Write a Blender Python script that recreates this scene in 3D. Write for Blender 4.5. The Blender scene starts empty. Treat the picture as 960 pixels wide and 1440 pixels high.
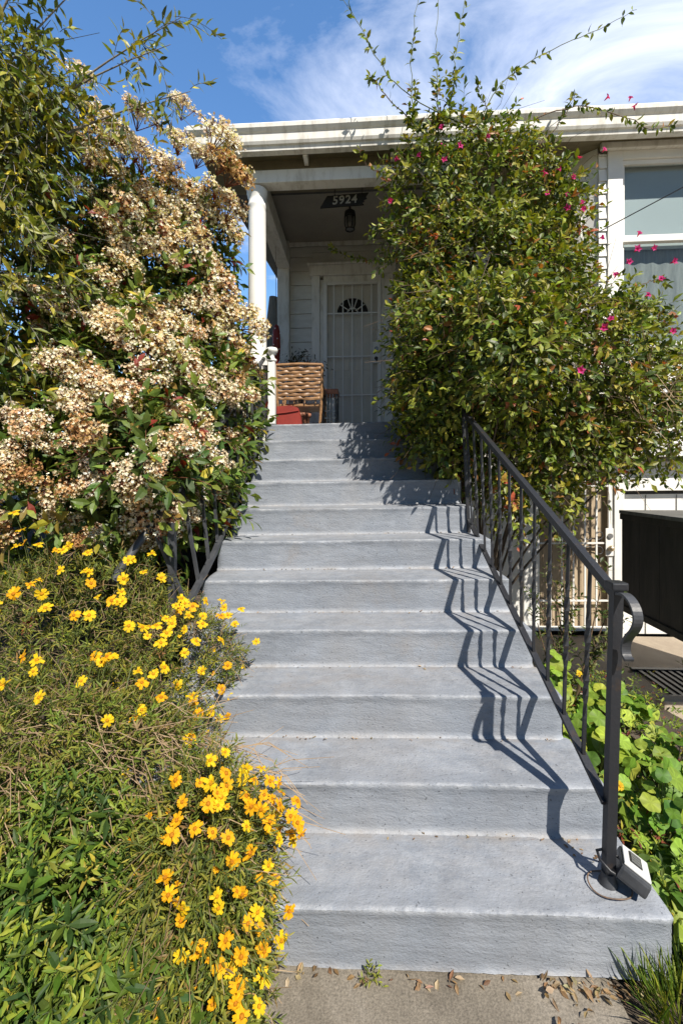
import bpy, math, random
import numpy as np
from mathutils import Vector, Matrix, Euler

rng = np.random.default_rng(11)
random.seed(5)
R = math.radians
S = bpy.context.scene
COL = S.collection

# ------------------------------------------------------------------ camera
YAW = R(2.7)
cam_data = bpy.data.cameras.new('camera')
cam = bpy.data.objects.new('camera', cam_data)
COL.objects.link(cam)
cam.location = (0, 0, 1.42)
cam.rotation_euler = (R(90), 0, YAW)
cam_data.sensor_fit = 'HORIZONTAL'
cam_data.sensor_width = 36
cam_data.lens = 36 * 620 / 960
cam_data.shift_y = -0.0495
cam_data.clip_start = 0.02
cam_data.clip_end = 3000
S.camera = cam

# ------------------------------------------------------------------ light
SUN = Vector((0.465, -0.80, 1.0)).normalized()          # towards the sun
SUN_EL = math.asin(SUN.z)
SUN_AZ = math.atan2(SUN.x, SUN.y)                       # clockwise from +Y
world = bpy.data.worlds.new('World')
S.world = world
world.use_nodes = True
wn, wl = world.node_tree.nodes, world.node_tree.links
wn.clear()
sky = wn.new('ShaderNodeTexSky')
sky.sky_type = 'NISHITA'
sky.sun_disc = False
sky.sun_elevation = SUN_EL
sky.sun_rotation = SUN_AZ
sky.air_density = 1.0
sky.dust_density = 0.0
sky.ozone_density = 2.5
bg = wn.new('ShaderNodeBackground')
bg.inputs['Strength'].default_value = 0.055
wout = wn.new('ShaderNodeOutputWorld')
# thin clouds: noise on the plane overhead (direction divided by its height)
tc = wn.new('ShaderNodeTexCoord')
sep = wn.new('ShaderNodeSeparateXYZ')
wl.new(tc.outputs['Generated'], sep.inputs[0])
hz = wn.new('ShaderNodeMath'); hz.operation = 'MAXIMUM'; hz.inputs[1].default_value = 0.06
wl.new(sep.outputs['Z'], hz.inputs[0])
dx = wn.new('ShaderNodeMath'); dx.operation = 'DIVIDE'
dy = wn.new('ShaderNodeMath'); dy.operation = 'DIVIDE'
wl.new(sep.outputs['X'], dx.inputs[0]); wl.new(hz.outputs[0], dx.inputs[1])
wl.new(sep.outputs['Y'], dy.inputs[0]); wl.new(hz.outputs[0], dy.inputs[1])
cmb = wn.new('ShaderNodeCombineXYZ')
wl.new(dx.outputs[0], cmb.inputs[0]); wl.new(dy.outputs[0], cmb.inputs[1])
mp = wn.new('ShaderNodeMapping')
mp.inputs['Rotation'].default_value = (0, 0, R(-20))
mp.inputs['Scale'].default_value = (1.25, 1.5, 1)
mp.inputs['Location'].default_value = (0.66, 0.3, 0)
wl.new(cmb.outputs[0], mp.inputs[0])
n1 = wn.new('ShaderNodeTexNoise')
n1.inputs['Scale'].default_value = 1.1; n1.inputs['Detail'].default_value = 9
n1.inputs['Roughness'].default_value = 0.62; n1.inputs['Distortion'].default_value = 0.8
wl.new(mp.outputs[0], n1.inputs['Vector'])
n2 = wn.new('ShaderNodeTexNoise')
n2.inputs['Scale'].default_value = 0.75; n2.inputs['Detail'].default_value = 3
wl.new(cmb.outputs[0], n2.inputs['Vector'])
# more veil to the east than to the west
bias = wn.new('ShaderNodeMath'); bias.operation = 'MULTIPLY_ADD'; bias.use_clamp = False
bias.inputs[1].default_value = 0.20; bias.inputs[2].default_value = 0.02
wl.new(dx.outputs[0], bias.inputs[0])
bcl = wn.new('ShaderNodeClamp'); bcl.inputs['Min'].default_value = -0.12; bcl.inputs['Max'].default_value = 0.16
wl.new(bias.outputs[0], bcl.inputs['Value'])
ad = wn.new('ShaderNodeMath'); ad.operation = 'ADD'
wl.new(n1.outputs['Fac'], ad.inputs[0]); wl.new(bcl.outputs[0], ad.inputs[1])
ad2 = wn.new('ShaderNodeMath'); ad2.operation = 'MULTIPLY_ADD'; ad2.inputs[1].default_value = 0.35
wl.new(n2.outputs['Fac'], ad2.inputs[0]); wl.new(ad.outputs[0], ad2.inputs[2])
ramp = wn.new('ShaderNodeValToRGB')
ramp.color_ramp.elements[0].position = 0.62; ramp.color_ramp.elements[0].color = (0, 0, 0, 1)
ramp.color_ramp.elements[1].position = 1.14; ramp.color_ramp.elements[1].color = (1, 1, 1, 1)
wl.new(ad2.outputs[0], ramp.inputs[0])
hsv = wn.new('ShaderNodeHueSaturation')
hsv.inputs['Saturation'].default_value = 1.16
wl.new(sky.outputs[0], hsv.inputs['Color'])
north = wn.new('ShaderNodeMapRange')
north.inputs['From Min'].default_value = -0.1; north.inputs['From Max'].default_value = 0.35
wl.new(sep.outputs['Y'], north.inputs['Value'])
cf = wn.new('ShaderNodeMath'); cf.operation = 'MULTIPLY'
wl.new(ramp.outputs[0], cf.inputs[0]); wl.new(north.outputs[0], cf.inputs[1])
# added gradient: sky brightened opposite the sun, keeping fill on the front low
vr_ = wn.new('ShaderNodeMapRange')
vr_.inputs['From Min'].default_value = -0.3; vr_.inputs['From Max'].default_value = 0.6
vr_.inputs['To Min'].default_value = 1.0; vr_.inputs['To Max'].default_value = 3.0
wl.new(sep.outputs['Y'], vr_.inputs['Value']); wl.new(vr_.outputs[0], hsv.inputs['Value'])
mx = wn.new('ShaderNodeMix'); mx.data_type = 'RGBA'
wl.new(cf.outputs[0], mx.inputs['Factor'])
wl.new(hsv.outputs[0], mx.inputs['A'])
mx.inputs['B'].default_value = (13.6, 14.4, 16.6, 1)
wl.new(mx.outputs['Result'], bg.inputs['Color'])
wl.new(bg.outputs[0], wout.inputs[0])

sun_data = bpy.data.lights.new('sun', 'SUN')
sun_data.energy = 4.8
sun_data.angle = R(0.5)
sun_data.color = (1.0, 0.93, 0.82)
sun = bpy.data.objects.new('sun', sun_data)
COL.objects.link(sun)
sun.location = (6, -8, 12)
sun.rotation_euler = SUN.to_track_quat('Z', 'Y').to_euler()

S.render.engine = 'CYCLES'
S.view_settings.view_transform = 'Standard'
S.view_settings.look = 'None'
S.view_settings.exposure = 0.68
S.view_settings.gamma = 1
S.view_settings.use_curve_mapping = False
S.cycles.use_denoising = True
S.cycles.max_bounces = 8
S.cycles.transparent_max_bounces = 12
S.cycles.caustics_reflective = False
S.cycles.caustics_refractive = False

# ------------------------------------------------------------------ materials
def new_mat(name):
    m = bpy.data.materials.new(name)
    m.use_nodes = True
    nt = m.node_tree
    return m, nt.nodes, nt.links, nt.nodes['Principled BSDF']

def noise_node(n, l, scale, detail=4, rough=0.6, stretch=(1, 1, 1), dist=0.0, coord='Object'):
    t = n.new('ShaderNodeTexCoord')
    mpn = n.new('ShaderNodeMapping')
    mpn.inputs['Scale'].default_value = stretch
    l.new(t.outputs[coord], mpn.inputs[0])
    nn = n.new('ShaderNodeTexNoise')
    nn.inputs['Scale'].default_value = scale
    nn.inputs['Detail'].default_value = detail
    nn.inputs['Roughness'].default_value = rough
    nn.inputs['Distortion'].default_value = dist
    l.new(mpn.outputs[0], nn.inputs['Vector'])
    return nn

def ramp_node(n, l, src, stops):
    r = n.new('ShaderNodeValToRGB')
    e = r.color_ramp.elements
    while len(e) < len(stops):
        e.new(0.5)
    for k, (p, c) in enumerate(stops):
        e[k].position = p
        e[k].color = (c[0], c[1], c[2], 1) if not isinstance(c, (int, float)) else (c, c, c, 1)
    l.new(src, r.inputs[0])
    return r

def mix_node(n, l, fac, a, b, mode='MIX'):
    m = n.new('ShaderNodeMix'); m.data_type = 'RGBA'; m.blend_type = mode
    for key, v in (('Factor', fac), ('A', a), ('B', b)):
        if isinstance(v, bpy.types.NodeSocket):
            l.new(v, m.inputs[key])
        elif key == 'Factor':
            m.inputs[key].default_value = v
        else:
            m.inputs[key].default_value = (*v, 1)
    return m.outputs['Result']

def bump(n, l, bsdf, src, strength, dist, prev=None):
    b = n.new('ShaderNodeBump')
    b.inputs['Strength'].default_value = strength
    b.inputs['Distance'].default_value = dist
    l.new(src, b.inputs['Height'])
    if prev is not None:
        l.new(prev.outputs[0], b.inputs['Normal'])
    l.new(b.outputs[0], bsdf.inputs['Normal'])
    return b

def paint(name, c, c2=None, rough=0.5, scale=6, bstr=0.15, bscale=60, stretch=(1, 1, 1), metal=0.0, lo=0.35, hi=0.7, dist=0.002):
    m, n, l, b = new_mat(name)
    c2 = c2 or tuple(x * 0.8 for x in c)
    nn = noise_node(n, l, scale, 6, 0.65, stretch)
    rp = ramp_node(n, l, nn.outputs['Fac'], [(lo, c2), (hi, c)])
    l.new(rp.outputs[0], b.inputs['Base Color'])
    b.inputs['Roughness'].default_value = rough
    b.inputs['Metallic'].default_value = metal
    if bstr:
        nb = noise_node(n, l, bscale, 5, 0.6, stretch)
        bump(n, l, b, nb.outputs['Fac'], bstr, dist)
    return m

def leaf_mat(name, rough=0.42, trans=0.28, spec=0.5, attr='col'):
    m, n, l, b = new_mat(name)
    a = n.new('ShaderNodeAttribute'); a.attribute_name = attr
    geo = n.new('ShaderNodeNewGeometry')
    nn = noise_node(n, l, 40, 3, 0.6)
    v = ramp_node(n, l, nn.outputs['Fac'], [(0.3, 0.82), (0.7, 1.12)])
    colr = mix_node(n, l, 1.0, a.outputs['Color'], v.outputs[0], 'MULTIPLY')
    l.new(colr, b.inputs['Base Color'])
    b.inputs['Roughness'].default_value = rough
    b.inputs['Specular IOR Level'].default_value = spec
    tr = n.new('ShaderNodeBsdfTranslucent')
    warm = mix_node(n, l, 1.0, colr, (1.25, 1.2, 0.45), 'MULTIPLY')
    l.new(warm, tr.inputs['Color'])
    ms = n.new('ShaderNodeMixShader')
    ms.inputs[0].default_value = trans
    l.new(b.outputs[0], ms.inputs[1]); l.new(tr.outputs[0], ms.inputs[2])
    out = [x for x in n if x.type == 'OUTPUT_MATERIAL'][0]
    l.new(ms.outputs[0], out.inputs['Surface'])
    return m

M = {}
# painted concrete of the steps
def stair_material():
    m, n, l, b = new_mat('painted_concrete')
    base = noise_node(n, l, 2.6, 8, 0.68, (1, 1, 1), 0.4)
    c = ramp_node(n, l, base.outputs['Fac'], [(0.30, (0.182, 0.202, 0.236)), (0.52, (0.228, 0.250, 0.288)), (0.74, (0.285, 0.304, 0.338))])
    streak = noise_node(n, l, 9, 6, 0.7, (0.5, 1.6, 3.5), 0.6)
    s = ramp_node(n, l, streak.outputs['Fac'], [(0.36, 0.86), (0.6, 1.05)])
    col = mix_node(n, l, 1.0, c.outputs[0], s.outputs[0], 'MULTIPLY')
    # worn, chalky paint along the nosing and pale caulk in the inner corner, plus light painted on treads
    w = n.new('ShaderNodeAttribute'); w.attribute_name = 'wear_and_light'
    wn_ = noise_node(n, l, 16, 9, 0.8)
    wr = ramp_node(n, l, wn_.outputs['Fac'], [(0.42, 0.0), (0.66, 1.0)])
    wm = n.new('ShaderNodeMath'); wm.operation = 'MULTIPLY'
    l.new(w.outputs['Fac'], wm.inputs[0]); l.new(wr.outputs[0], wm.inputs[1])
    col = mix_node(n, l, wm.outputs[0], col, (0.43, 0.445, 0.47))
    # brown dust that gathers at the back of the treads
    d = n.new('ShaderNodeAttribute'); d.attribute_name = 'dirt'
    dn = noise_node(n, l, 7, 7, 0.7, (1, 2, 1))
    dr = ramp_node(n, l, dn.outputs['Fac'], [(0.42, 0.0), (0.72, 0.85)])
    dm = n.new('ShaderNodeMath'); dm.operation = 'MULTIPLY'
    l.new(d.outputs['Fac'], dm.inputs[0]); l.new(dr.outputs[0], dm.inputs[1])
    col = mix_node(n, l, dm.outputs[0], col, (0.27, 0.235, 0.20))
    # scuffed walking line up the middle, greyer and a little darker
    tcx = n.new('ShaderNodeTexCoord'); sx_ = n.new('ShaderNodeSeparateXYZ'); l.new(tcx.outputs['Object'], sx_.inputs[0])
    wlk = noise_node(n, l, 3.5, 6, 0.7, (1.0, .6, .6), 0.5)
    a1 = n.new('ShaderNodeMath'); a1.operation = 'ABSOLUTE'; l.new(sx_.outputs['X'], a1.inputs[0])
    a2 = n.new('ShaderNodeMapRange'); a2.inputs['From Min'].default_value = .75; a2.inputs['From Max'].default_value = .1
    l.new(a1.outputs[0], a2.inputs['Value'])
    a3 = n.new('ShaderNodeMath'); a3.operation = 'MULTIPLY'; l.new(a2.outputs[0], a3.inputs[0])
    wlr = ramp_node(n, l, wlk.outputs['Fac'], [(.42, 0.0), (.70, .60)]); l.new(wlr.outputs[0], a3.inputs[1])
    col = mix_node(n, l, a3.outputs[0], col, (0.215, 0.215, 0.222))
    vor = n.new('ShaderNodeTexVoronoi'); vor.feature = 'DISTANCE_TO_EDGE'; vor.inputs['Scale'].default_value = 2.1
    wrp = noise_node(n, l, 4, 6, .7); vm = n.new('ShaderNodeVectorMath'); vm.operation = 'MULTIPLY_ADD'
    l.new(wrp.outputs['Color'], vm.inputs[0]); vm.inputs[1].default_value = (.5, .5, .5); l.new(tcx.outputs['Object'], vm.inputs[2]); l.new(vm.outputs[0], vor.inputs['Vector'])
    vrr = ramp_node(n, l, vor.outputs['Distance'], [(0.0, .55), (.0035, 1.0)])
    msk = noise_node(n, l, 1.7, 2, .5); mr = ramp_node(n, l, msk.outputs['Fac'], [(.52, 0.0), (.60, .75)])
    col = mix_node(n, l, mr.outputs[0], col, mix_node(n, l, 1.0, col, vrr.outputs[0], 'MULTIPLY'))
    stn = noise_node(n, l, 1.3, 7, .75, (1, 1, 1), .8); stc = ramp_node(n, l, stn.outputs['Fac'], [(.58, 0.0), (.70, .40)])
    col = mix_node(n, l, stc.outputs[0], col, (.235, .205, .18))
    # small dark specks and chips
    sp = noise_node(n, l, 120, 2, 0.5)
    sr = ramp_node(n, l, sp.outputs['Fac'], [(0.27, 0.45), (0.34, 1.0)])
    col = mix_node(n, l, 1.0, col, sr.outputs[0], 'MULTIPLY')
    l.new(col, b.inputs['Base Color'])
    b.inputs['Roughness'].default_value = 0.62
    b.inputs['Specular IOR Level'].default_value = 0.35
    b1 = noise_node(n, l, 20, 7, 0.66, (0.7, 1, 1.7), 0.35)
    k1 = bump(n, l, b, b1.outputs['Fac'], 0.5, 0.009)
    b2 = noise_node(n, l, 130, 4, 0.6, (0.8, 1, 1.3))
    bump(n, l, b, b2.outputs['Fac'], 0.55, 0.0035, k1)
    return m
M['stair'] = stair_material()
M['white'] = paint('white_paint', (0.80, 0.79, 0.76), (0.70, 0.69, 0.66), 0.55, 3, 0.12, 40, (1, 1, 1))
M['white_old'] = paint('weathered_white_paint', (0.74, 0.725, 0.68), (0.46, 0.43, 0.37), 0.6, 5, 0.3, 50, (2.6, 1, .7), lo=0.27, hi=0.52)
M['siding'] = paint('grey_white_siding', (0.68, 0.665, 0.62), (0.57, 0.555, 0.51), 0.6, 5, 0.2, 40, (1, 1, 4))
M['ceiling'] = paint('porch_ceiling_paint', (0.40, 0.365, 0.31), (0.32, 0.29, 0.245), 0.6, 2.5, 0.1, 30)
M['soffit'] = paint('brown_soffit', (0.22, 0.19, 0.12), (0.14, 0.12, 0.075), 0.7, 6, 0.2, 40, (1, 6, 1))
M['roofing'] = paint('roofing_felt', (0.11, 0.105, 0.10), (0.07, 0.068, 0.065), 0.9, 9, 0.4, 120)
M['iron'] = paint('wrought_iron', (0.018, 0.019, 0.023), (0.034, 0.024, 0.019), 0.45, 22, 0.6, 70, lo=0.30, hi=0.42)
M['iron_grey'] = paint('grey_painted_iron', (0.062, 0.065, 0.072), (0.03, 0.032, 0.037), 0.45, 14, 0.35, 90)
M['rust'] = paint('rusty_collar', (0.20, 0.12, 0.07), (0.10, 0.075, 0.06), 0.8, 40, 0.5, 150)
M['pave'] = None
def concrete(name, a, b_, c, scale=1.8, bs=0.5, spots=True):
    m, n, l, b = new_mat(name)
    n_ = noise_node(n, l, scale, 9, 0.7, (1, 1, 1), 0.3)
    r = ramp_node(n, l, n_.outputs['Fac'], [(0.30, a), (0.52, b_), (0.72, c)])
    g = noise_node(n, l, 160, 3, 0.6)
    gr = ramp_node(n, l, g.outputs['Fac'], [(0.3, 0.62), (0.65, 1.15)])
    col = mix_node(n, l, 1.0, r.outputs[0], gr.outputs[0], 'MULTIPLY')
    v = n.new('ShaderNodeTexVoronoi'); v.inputs['Scale'].default_value = 95
    t = n.new('ShaderNodeTexCoord'); l.new(t.outputs['Object'], v.inputs['Vector'])
    vr = ramp_node(n, l, v.outputs['Distance'], [(0.0, 0.55), (0.22, 1.0)])
    col = mix_node(n, l, 0.6, col, mix_node(n, l, 1.0, col, vr.outputs[0], 'MULTIPLY'))
    l.new(col, b.inputs['Base Color'])
    b.inputs['Roughness'].default_value = 0.88
    k = bump(n, l, b, g.outputs['Fac'], bs, 0.004)
    bump(n, l, b, n_.outputs['Fac'], 0.4, 0.02, k)
    return m
M['pave'] = concrete('path_concrete', (0.10, 0.085, 0.065), (0.19, 0.165, 0.13), (0.27, 0.24, 0.20), 2.6)
M['drive'] = concrete('driveway_concrete', (0.26, 0.21, 0.16), (0.36, 0.30, 0.23), (0.44, 0.38, 0.30), 1.6)
M['soil'] = concrete('garden_soil', (0.035, 0.027, 0.02), (0.07, 0.053, 0.038), (0.12, 0.095, 0.07), 5, 0.9)
M['earth'] = concrete('wide_ground', (0.10, 0.09, 0.07), (0.16, 0.14, 0.11), (0.22, 0.20, 0.16), 0.5)
M['dark_wood'] = paint('dark_weathered_wood', (0.050, 0.043, 0.034), (0.014, 0.012, 0.010), 0.62, 5, 0.6, 30, (1, 5, .8), lo=0.3, hi=0.75)
M['dark_wood_top'] = paint('grey_weathered_board', (0.16, 0.155, 0.145), (0.09, 0.088, 0.08), 0.75, 6, 0.4, 40, (1, 4, 1))
M['tan_wood'] = paint('tan_plank_wood', (0.50, 0.40, 0.28), (0.34, 0.26, 0.17), 0.6, 3, 0.25, 24, (6, 1, 0.6))
M['wicker'] = paint('brown_splint', (0.33, 0.185, 0.085), (0.15, 0.075, 0.035), 0.42, 14, 0.3, 60, (0.7, 3, 3), lo=0.3, hi=0.62)
M['red'] = paint('red_cloth', (0.27, 0.024, 0.013), (0.19, 0.016, 0.010), 0.6, 6, 0.2, 120)
M['black'] = paint('black_plastic', (0.020, 0.020, 0.021), (0.012, 0.012, 0.012), 0.45, 20, 0.1, 80)
M['terracotta'] = paint('terracotta', (0.45, 0.20, 0.12), (0.33, 0.14, 0.085), 0.7, 12, 0.2, 60)
M['bark'] = paint('bark', (0.13, 0.095, 0.065), (0.06, 0.045, 0.032), 0.85, 14, 0.7, 50, (1, 1, 0.3), dist=0.01)
M['bark_grey'] = paint('grey_bark', (0.24, 0.22, 0.19), (0.11, 0.10, 0.085), 0.85, 12, 0.7, 40, (1, 1, 0.3), dist=0.01)
M['twig'] = paint('twig_brown', (0.16, 0.10, 0.055), (0.08, 0.05, 0.03), 0.75, 20, 0.2, 60)
M['twig_red'] = paint('red_brown_stem', (0.20, 0.065, 0.035), (0.10, 0.04, 0.022), 0.6, 20, 0.2, 60)
M['twig_green'] = paint('green_stem', (0.13, 0.16, 0.04), (0.08, 0.10, 0.03), 0.6, 20, 0.1, 60)
M['straw'] = paint('dry_stem_straw', (0.36, 0.26, 0.15), (0.19, 0.125, 0.07), 0.8, 9, 0.2, 60)
M['leaf'] = leaf_mat('shrub_leaf', 0.46, 0.28, 0.42)
M['leaf_soft'] = leaf_mat('soft_leaf', 0.55, 0.33, 0.35)
M['petal'] = leaf_mat('petal_tissue', 0.65, 0.35, 0.2)
M['lead'] = paint('grey_metal', (0.30, 0.30, 0.30), (0.22, 0.22, 0.22), 0.4, 20, 0.1, 80, metal=0.6)
M['light_panel'] = paint('pale_plastic_panel', (0.66, 0.66, 0.64), (0.58, 0.58, 0.56), 0.4, 20, 0.05, 80)
M['brass'] = paint('brass', (0.62, 0.52, 0.36), (0.5, 0.4, 0.26), 0.35, 20, 0.05, 80, metal=0.8)
M['blind'] = paint('pale_blind', (0.50, 0.52, 0.54), (0.45, 0.47, 0.49), 0.6, 1.2, 0, 1)
M['curtain'] = paint('grey_net_curtain', (0.34, 0.335, 0.33), (0.24, 0.24, 0.24), 0.8, 14, 0.3, 40, (3, 3, 0.4))
M['door'] = paint('pale_door_paint', (0.64, 0.61, 0.545), (0.56, 0.53, 0.46), 0.5, 4, 0.1, 40)
M['black_glass'] = paint('dark_door_glass', (0.03, 0.028, 0.026), (0.02, 0.02, 0.02), 0.12, 5, 0, 1)
M['sign_black'] = paint('flat_black_board', (0.012, 0.011, 0.010), (0.007, 0.007, 0.007), 0.9, 9, 0.2, 60)
M['digit'] = paint('pale_digit_paint', (0.36, 0.345, 0.31), (0.26, 0.25, 0.22), 0.5, 30, 0.1, 80)
def glass_mat():
    m, n, l, b = new_mat('window_glass')
    out = [x for x in n if x.type == 'OUTPUT_MATERIAL'][0]
    t = n.new('ShaderNodeBsdfTransparent'); t.inputs[0].default_value = (0.86, 0.9, 0.9, 1)
    g = n.new('ShaderNodeBsdfGlossy'); g.inputs['Roughness'].default_value = 0.02
    fr = n.new('ShaderNodeLayerWeight'); fr.inputs['Blend'].default_value = 0.5
    pw = n.new('ShaderNodeMath'); pw.operation = 'POWER'; pw.inputs[1].default_value = 5; l.new(fr.outputs['Facing'], pw.inputs[0])
    ad_ = n.new('ShaderNodeMath'); ad_.operation = 'MULTIPLY_ADD'; ad_.use_clamp = True
    ad_.inputs[1].default_value = 0.9; ad_.inputs[2].default_value = 0.035
    l.new(pw.outputs[0], ad_.inputs[0])
    s = n.new('ShaderNodeMixShader')
    l.new(ad_.outputs[0], s.inputs[0]); l.new(t.outputs[0], s.inputs[1]); l.new(g.outputs[0], s.inputs[2])
    l.new(s.outputs[0], out.inputs['Surface'])
    return m
M['glass'] = glass_mat()

# ------------------------------------------------------------------ helpers
BASE = {}                       # world position of the root an object belongs to
def tag(o, label=None, cat=None, group=None, kind=None):
    if label: o['label'] = label
    if cat: o['category'] = cat
    if group: o['group'] = group
    if kind: o['kind'] = kind
    return o

def thing(name, label, cat, loc=(0, 0, 0), group=None):
    o = bpy.data.objects.new(name, None)
    o.empty_display_size = 0.1
    o.location = loc
    COL.objects.link(o)
    BASE[o] = np.array(loc, float)
    return tag(o, label, cat, group)

def link(name, me, mats, parent=None, origin=None):
    """One mesh object. Without a parent the origin is the base point given."""
    o = bpy.data.objects.new(name, me)
    for m in (mats if isinstance(mats, (list, tuple)) else [mats]):
        me.materials.append(m)
    COL.objects.link(o)
    if parent is not None:
        o.parent = parent
        BASE[o] = BASE[parent]
    else:
        b = np.array(origin if origin is not None else (0, 0, 0), float)
        BASE[o] = b
        o.location = b
    return o

class MB:
    """Collects shapes (world coordinates) into one mesh."""
    def __init__(s):
        s.v, s.f, s.m, s.sm = [], [], [], []
    def add(s, vs, fs, mi=0, smooth=False):
        k = len(s.v)
        s.v.extend([tuple(map(float, p)) for p in vs])
        for f in fs:
            s.f.append(tuple(i + k for i in f)); s.m.append(mi); s.sm.append(smooth)
    def box(s, x0, x1, y0, y1, z0, z1, mi=0, bev=0.0):
        if bev <= 0:
            vs = [(x, y, z) for x in (x0, x1) for y in (y0, y1) for z in (z0, z1)]
            s.add(vs, [(0, 1, 3, 2), (4, 6, 7, 5), (0, 4, 5, 1), (2, 3, 7, 6), (0, 2, 6, 4), (1, 5, 7, 3)], mi)
            return
        b = min(bev, (x1 - x0) * .45, (y1 - y0) * .45, (z1 - z0) * .45)
        import bmesh
        bm = bmesh.new()
        bmesh.ops.create_cube(bm, size=1)
        for v in bm.verts:
            v.co = ((x0 + x1) / 2 + v.co.x * (x1 - x0), (y0 + y1) / 2 + v.co.y * (y1 - y0), (z0 + z1) / 2 + v.co.z * (z1 - z0))
        bmesh.ops.bevel(bm, geom=bm.edges[:], offset=b, segments=2, affect='EDGES', profile=0.6)
        bm.verts.index_update()
        s.add([v.co[:] for v in bm.verts], [[v.index for v in f.verts] for f in bm.faces], mi, False)
        bm.free()
    def tube(s, pts, rad, n=8, mi=0, smooth=True, cap=True, square=False, twist=0.0, up=(0, 0, 1)):
        pts = [np.array(p, float) for p in pts]
        m_ = len(pts)
        rad = [rad] * m_ if isinstance(rad, (int, float)) else rad
        if square: n = 4; smooth = False
        ring = []
        prev = None
        for i, p in enumerate(pts):
            t = pts[min(i + 1, m_ - 1)] - pts[max(i - 1, 0)]
            t = t / (np.linalg.norm(t) + 1e-9)
            a = np.array(up, float) if prev is None else prev
            a = a - t * np.dot(a, t)
            if np.linalg.norm(a) < 1e-3:
                a = np.array((1.0, 0, 0)) - t * t[0]
                if np.linalg.norm(a) < 1e-3: a = np.array((0, 1.0, 0)) - t * t[1]
            a /= np.linalg.norm(a)
            prev = a
            b = np.cross(t, a)
            for k in range(n):
                ang = 2 * math.pi * (k + (0.5 if square else 0)) / n + twist * i
                r = rad[i] * (1.414 if square else 1)
                ring.append(p + (a * math.cos(ang) + b * math.sin(ang)) * r)
        fs = []
        for i in range(m_ - 1):
            for k in range(n):
                k2 = (k + 1) % n
                fs.append((i * n + k, i * n + k2, (i + 1) * n + k2, (i + 1) * n + k))
        s.add(ring, fs, mi, smooth)
        if cap:
            s.add(ring[:n][::-1], [tuple(range(n))], mi)
            s.add(ring[-n:], [tuple(range(n))], mi)
    def lathe(s, c, prof, n=20, mi=0, smooth=True):
        vs, fs = [], []
        for (r, z) in prof:
            for k in range(n):
                a = 2 * math.pi * k / n
                vs.append((c[0] + r * math.cos(a), c[1] + r * math.sin(a), c[2] + z))
        for i in range(len(prof) - 1):
            for k in range(n):
                k2 = (k + 1) % n
                fs.append((i * n + k, i * n + k2, (i + 1) * n + k2, (i + 1) * n + k))
        s.add(vs, fs, mi, smooth)
        s.add(vs[:n][::-1], [tuple(range(n))], mi); s.add(vs[-n:], [tuple(range(n))], mi)
    def prism(s, poly, off, mi=0):
        """poly: coplanar points, extruded by the vector off"""
        n = len(poly)
        a = [np.array(p, float) for p in poly]; b = [p + np.array(off, float) for p in a]
        fs = [tuple(range(n))[::-1], tuple(range(n, 2 * n))] + [(k, (k + 1) % n, n + (k + 1) % n, n + k) for k in range(n)]
        s.add(a + b, fs, mi)
    def ball(s, c, r, n=10, mi=0, sc=(1, 1, 1)):
        prof = [(max(1e-4, r * math.sin(math.pi * k / n)) * sc[0], -r * math.cos(math.pi * k / n) * sc[2]) for k in range(n + 1)]
        s.lathe(c, prof, max(8, n), mi)
    def build(s, name, mats, parent=None, origin=None, tilt=0.0):
        v = np.array(s.v, float)
        if tilt: v[:, 2] += tilt * v[:, 0]
        b = BASE[parent] if parent is not None else np.array(origin if origin is not None else (0, 0, 0), float)
        v = v - b
        me = bpy.data.meshes.new(name)
        me.from_pydata(v.tolist(), [], s.f)
        me.polygons.foreach_set('material_index', s.m)
        me.polygons.foreach_set('use_smooth', s.sm)
        me.validate(); me.update()
        import bmesh
        bm = bmesh.new(); bm.from_mesh(me)
        bmesh.ops.recalc_face_normals(bm, faces=bm.faces)
        bm.to_mesh(me); bm.free()
        return link(name, me, mats, parent, origin)

def array_mesh(name, V, F, mats, parent=None, origin=None, colors=None, smooth=False, mi=None):
    """V (n,3); F list of (k,3) / (k,4) index arrays; colours per face, in the order of F."""
    b = BASE[parent] if parent is not None else np.array(origin if origin is not None else (0, 0, 0), float)
    V = np.asarray(V, float) - b
    me = bpy.data.meshes.new(name)
    me.vertices.add(len(V)); me.vertices.foreach_set('co', V.astype(np.float32).ravel())
    tot = np.concatenate([np.full(len(f), f.shape[1], np.int32) for f in F])
    loops = np.concatenate([f.ravel() for f in F]).astype(np.int32)
    me.loops.add(len(loops)); me.loops.foreach_set('vertex_index', loops)
    me.polygons.add(len(tot))
    start = np.concatenate([[0], np.cumsum(tot)[:-1]]).astype(np.int32)
    me.polygons.foreach_set('loop_start', start)
    me.polygons.foreach_set('loop_total', tot)
    me.polygons.foreach_set('use_smooth', np.full(len(tot), smooth))
    if mi is not None: me.polygons.foreach_set('material_index', np.asarray(mi, np.int32))
    me.update(calc_edges=True)
    if colors is not None:
        at = me.attributes.new('col', 'FLOAT_COLOR', 'FACE')
        c = np.ones((len(tot), 4), np.float32); c[:, :3] = colors
        at.data.foreach_set('color', c.ravel())
    return link(name, me, mats, parent, origin)

def unit(a):
    return a / (np.linalg.norm(a, axis=-1, keepdims=True) + 1e-9)

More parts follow.
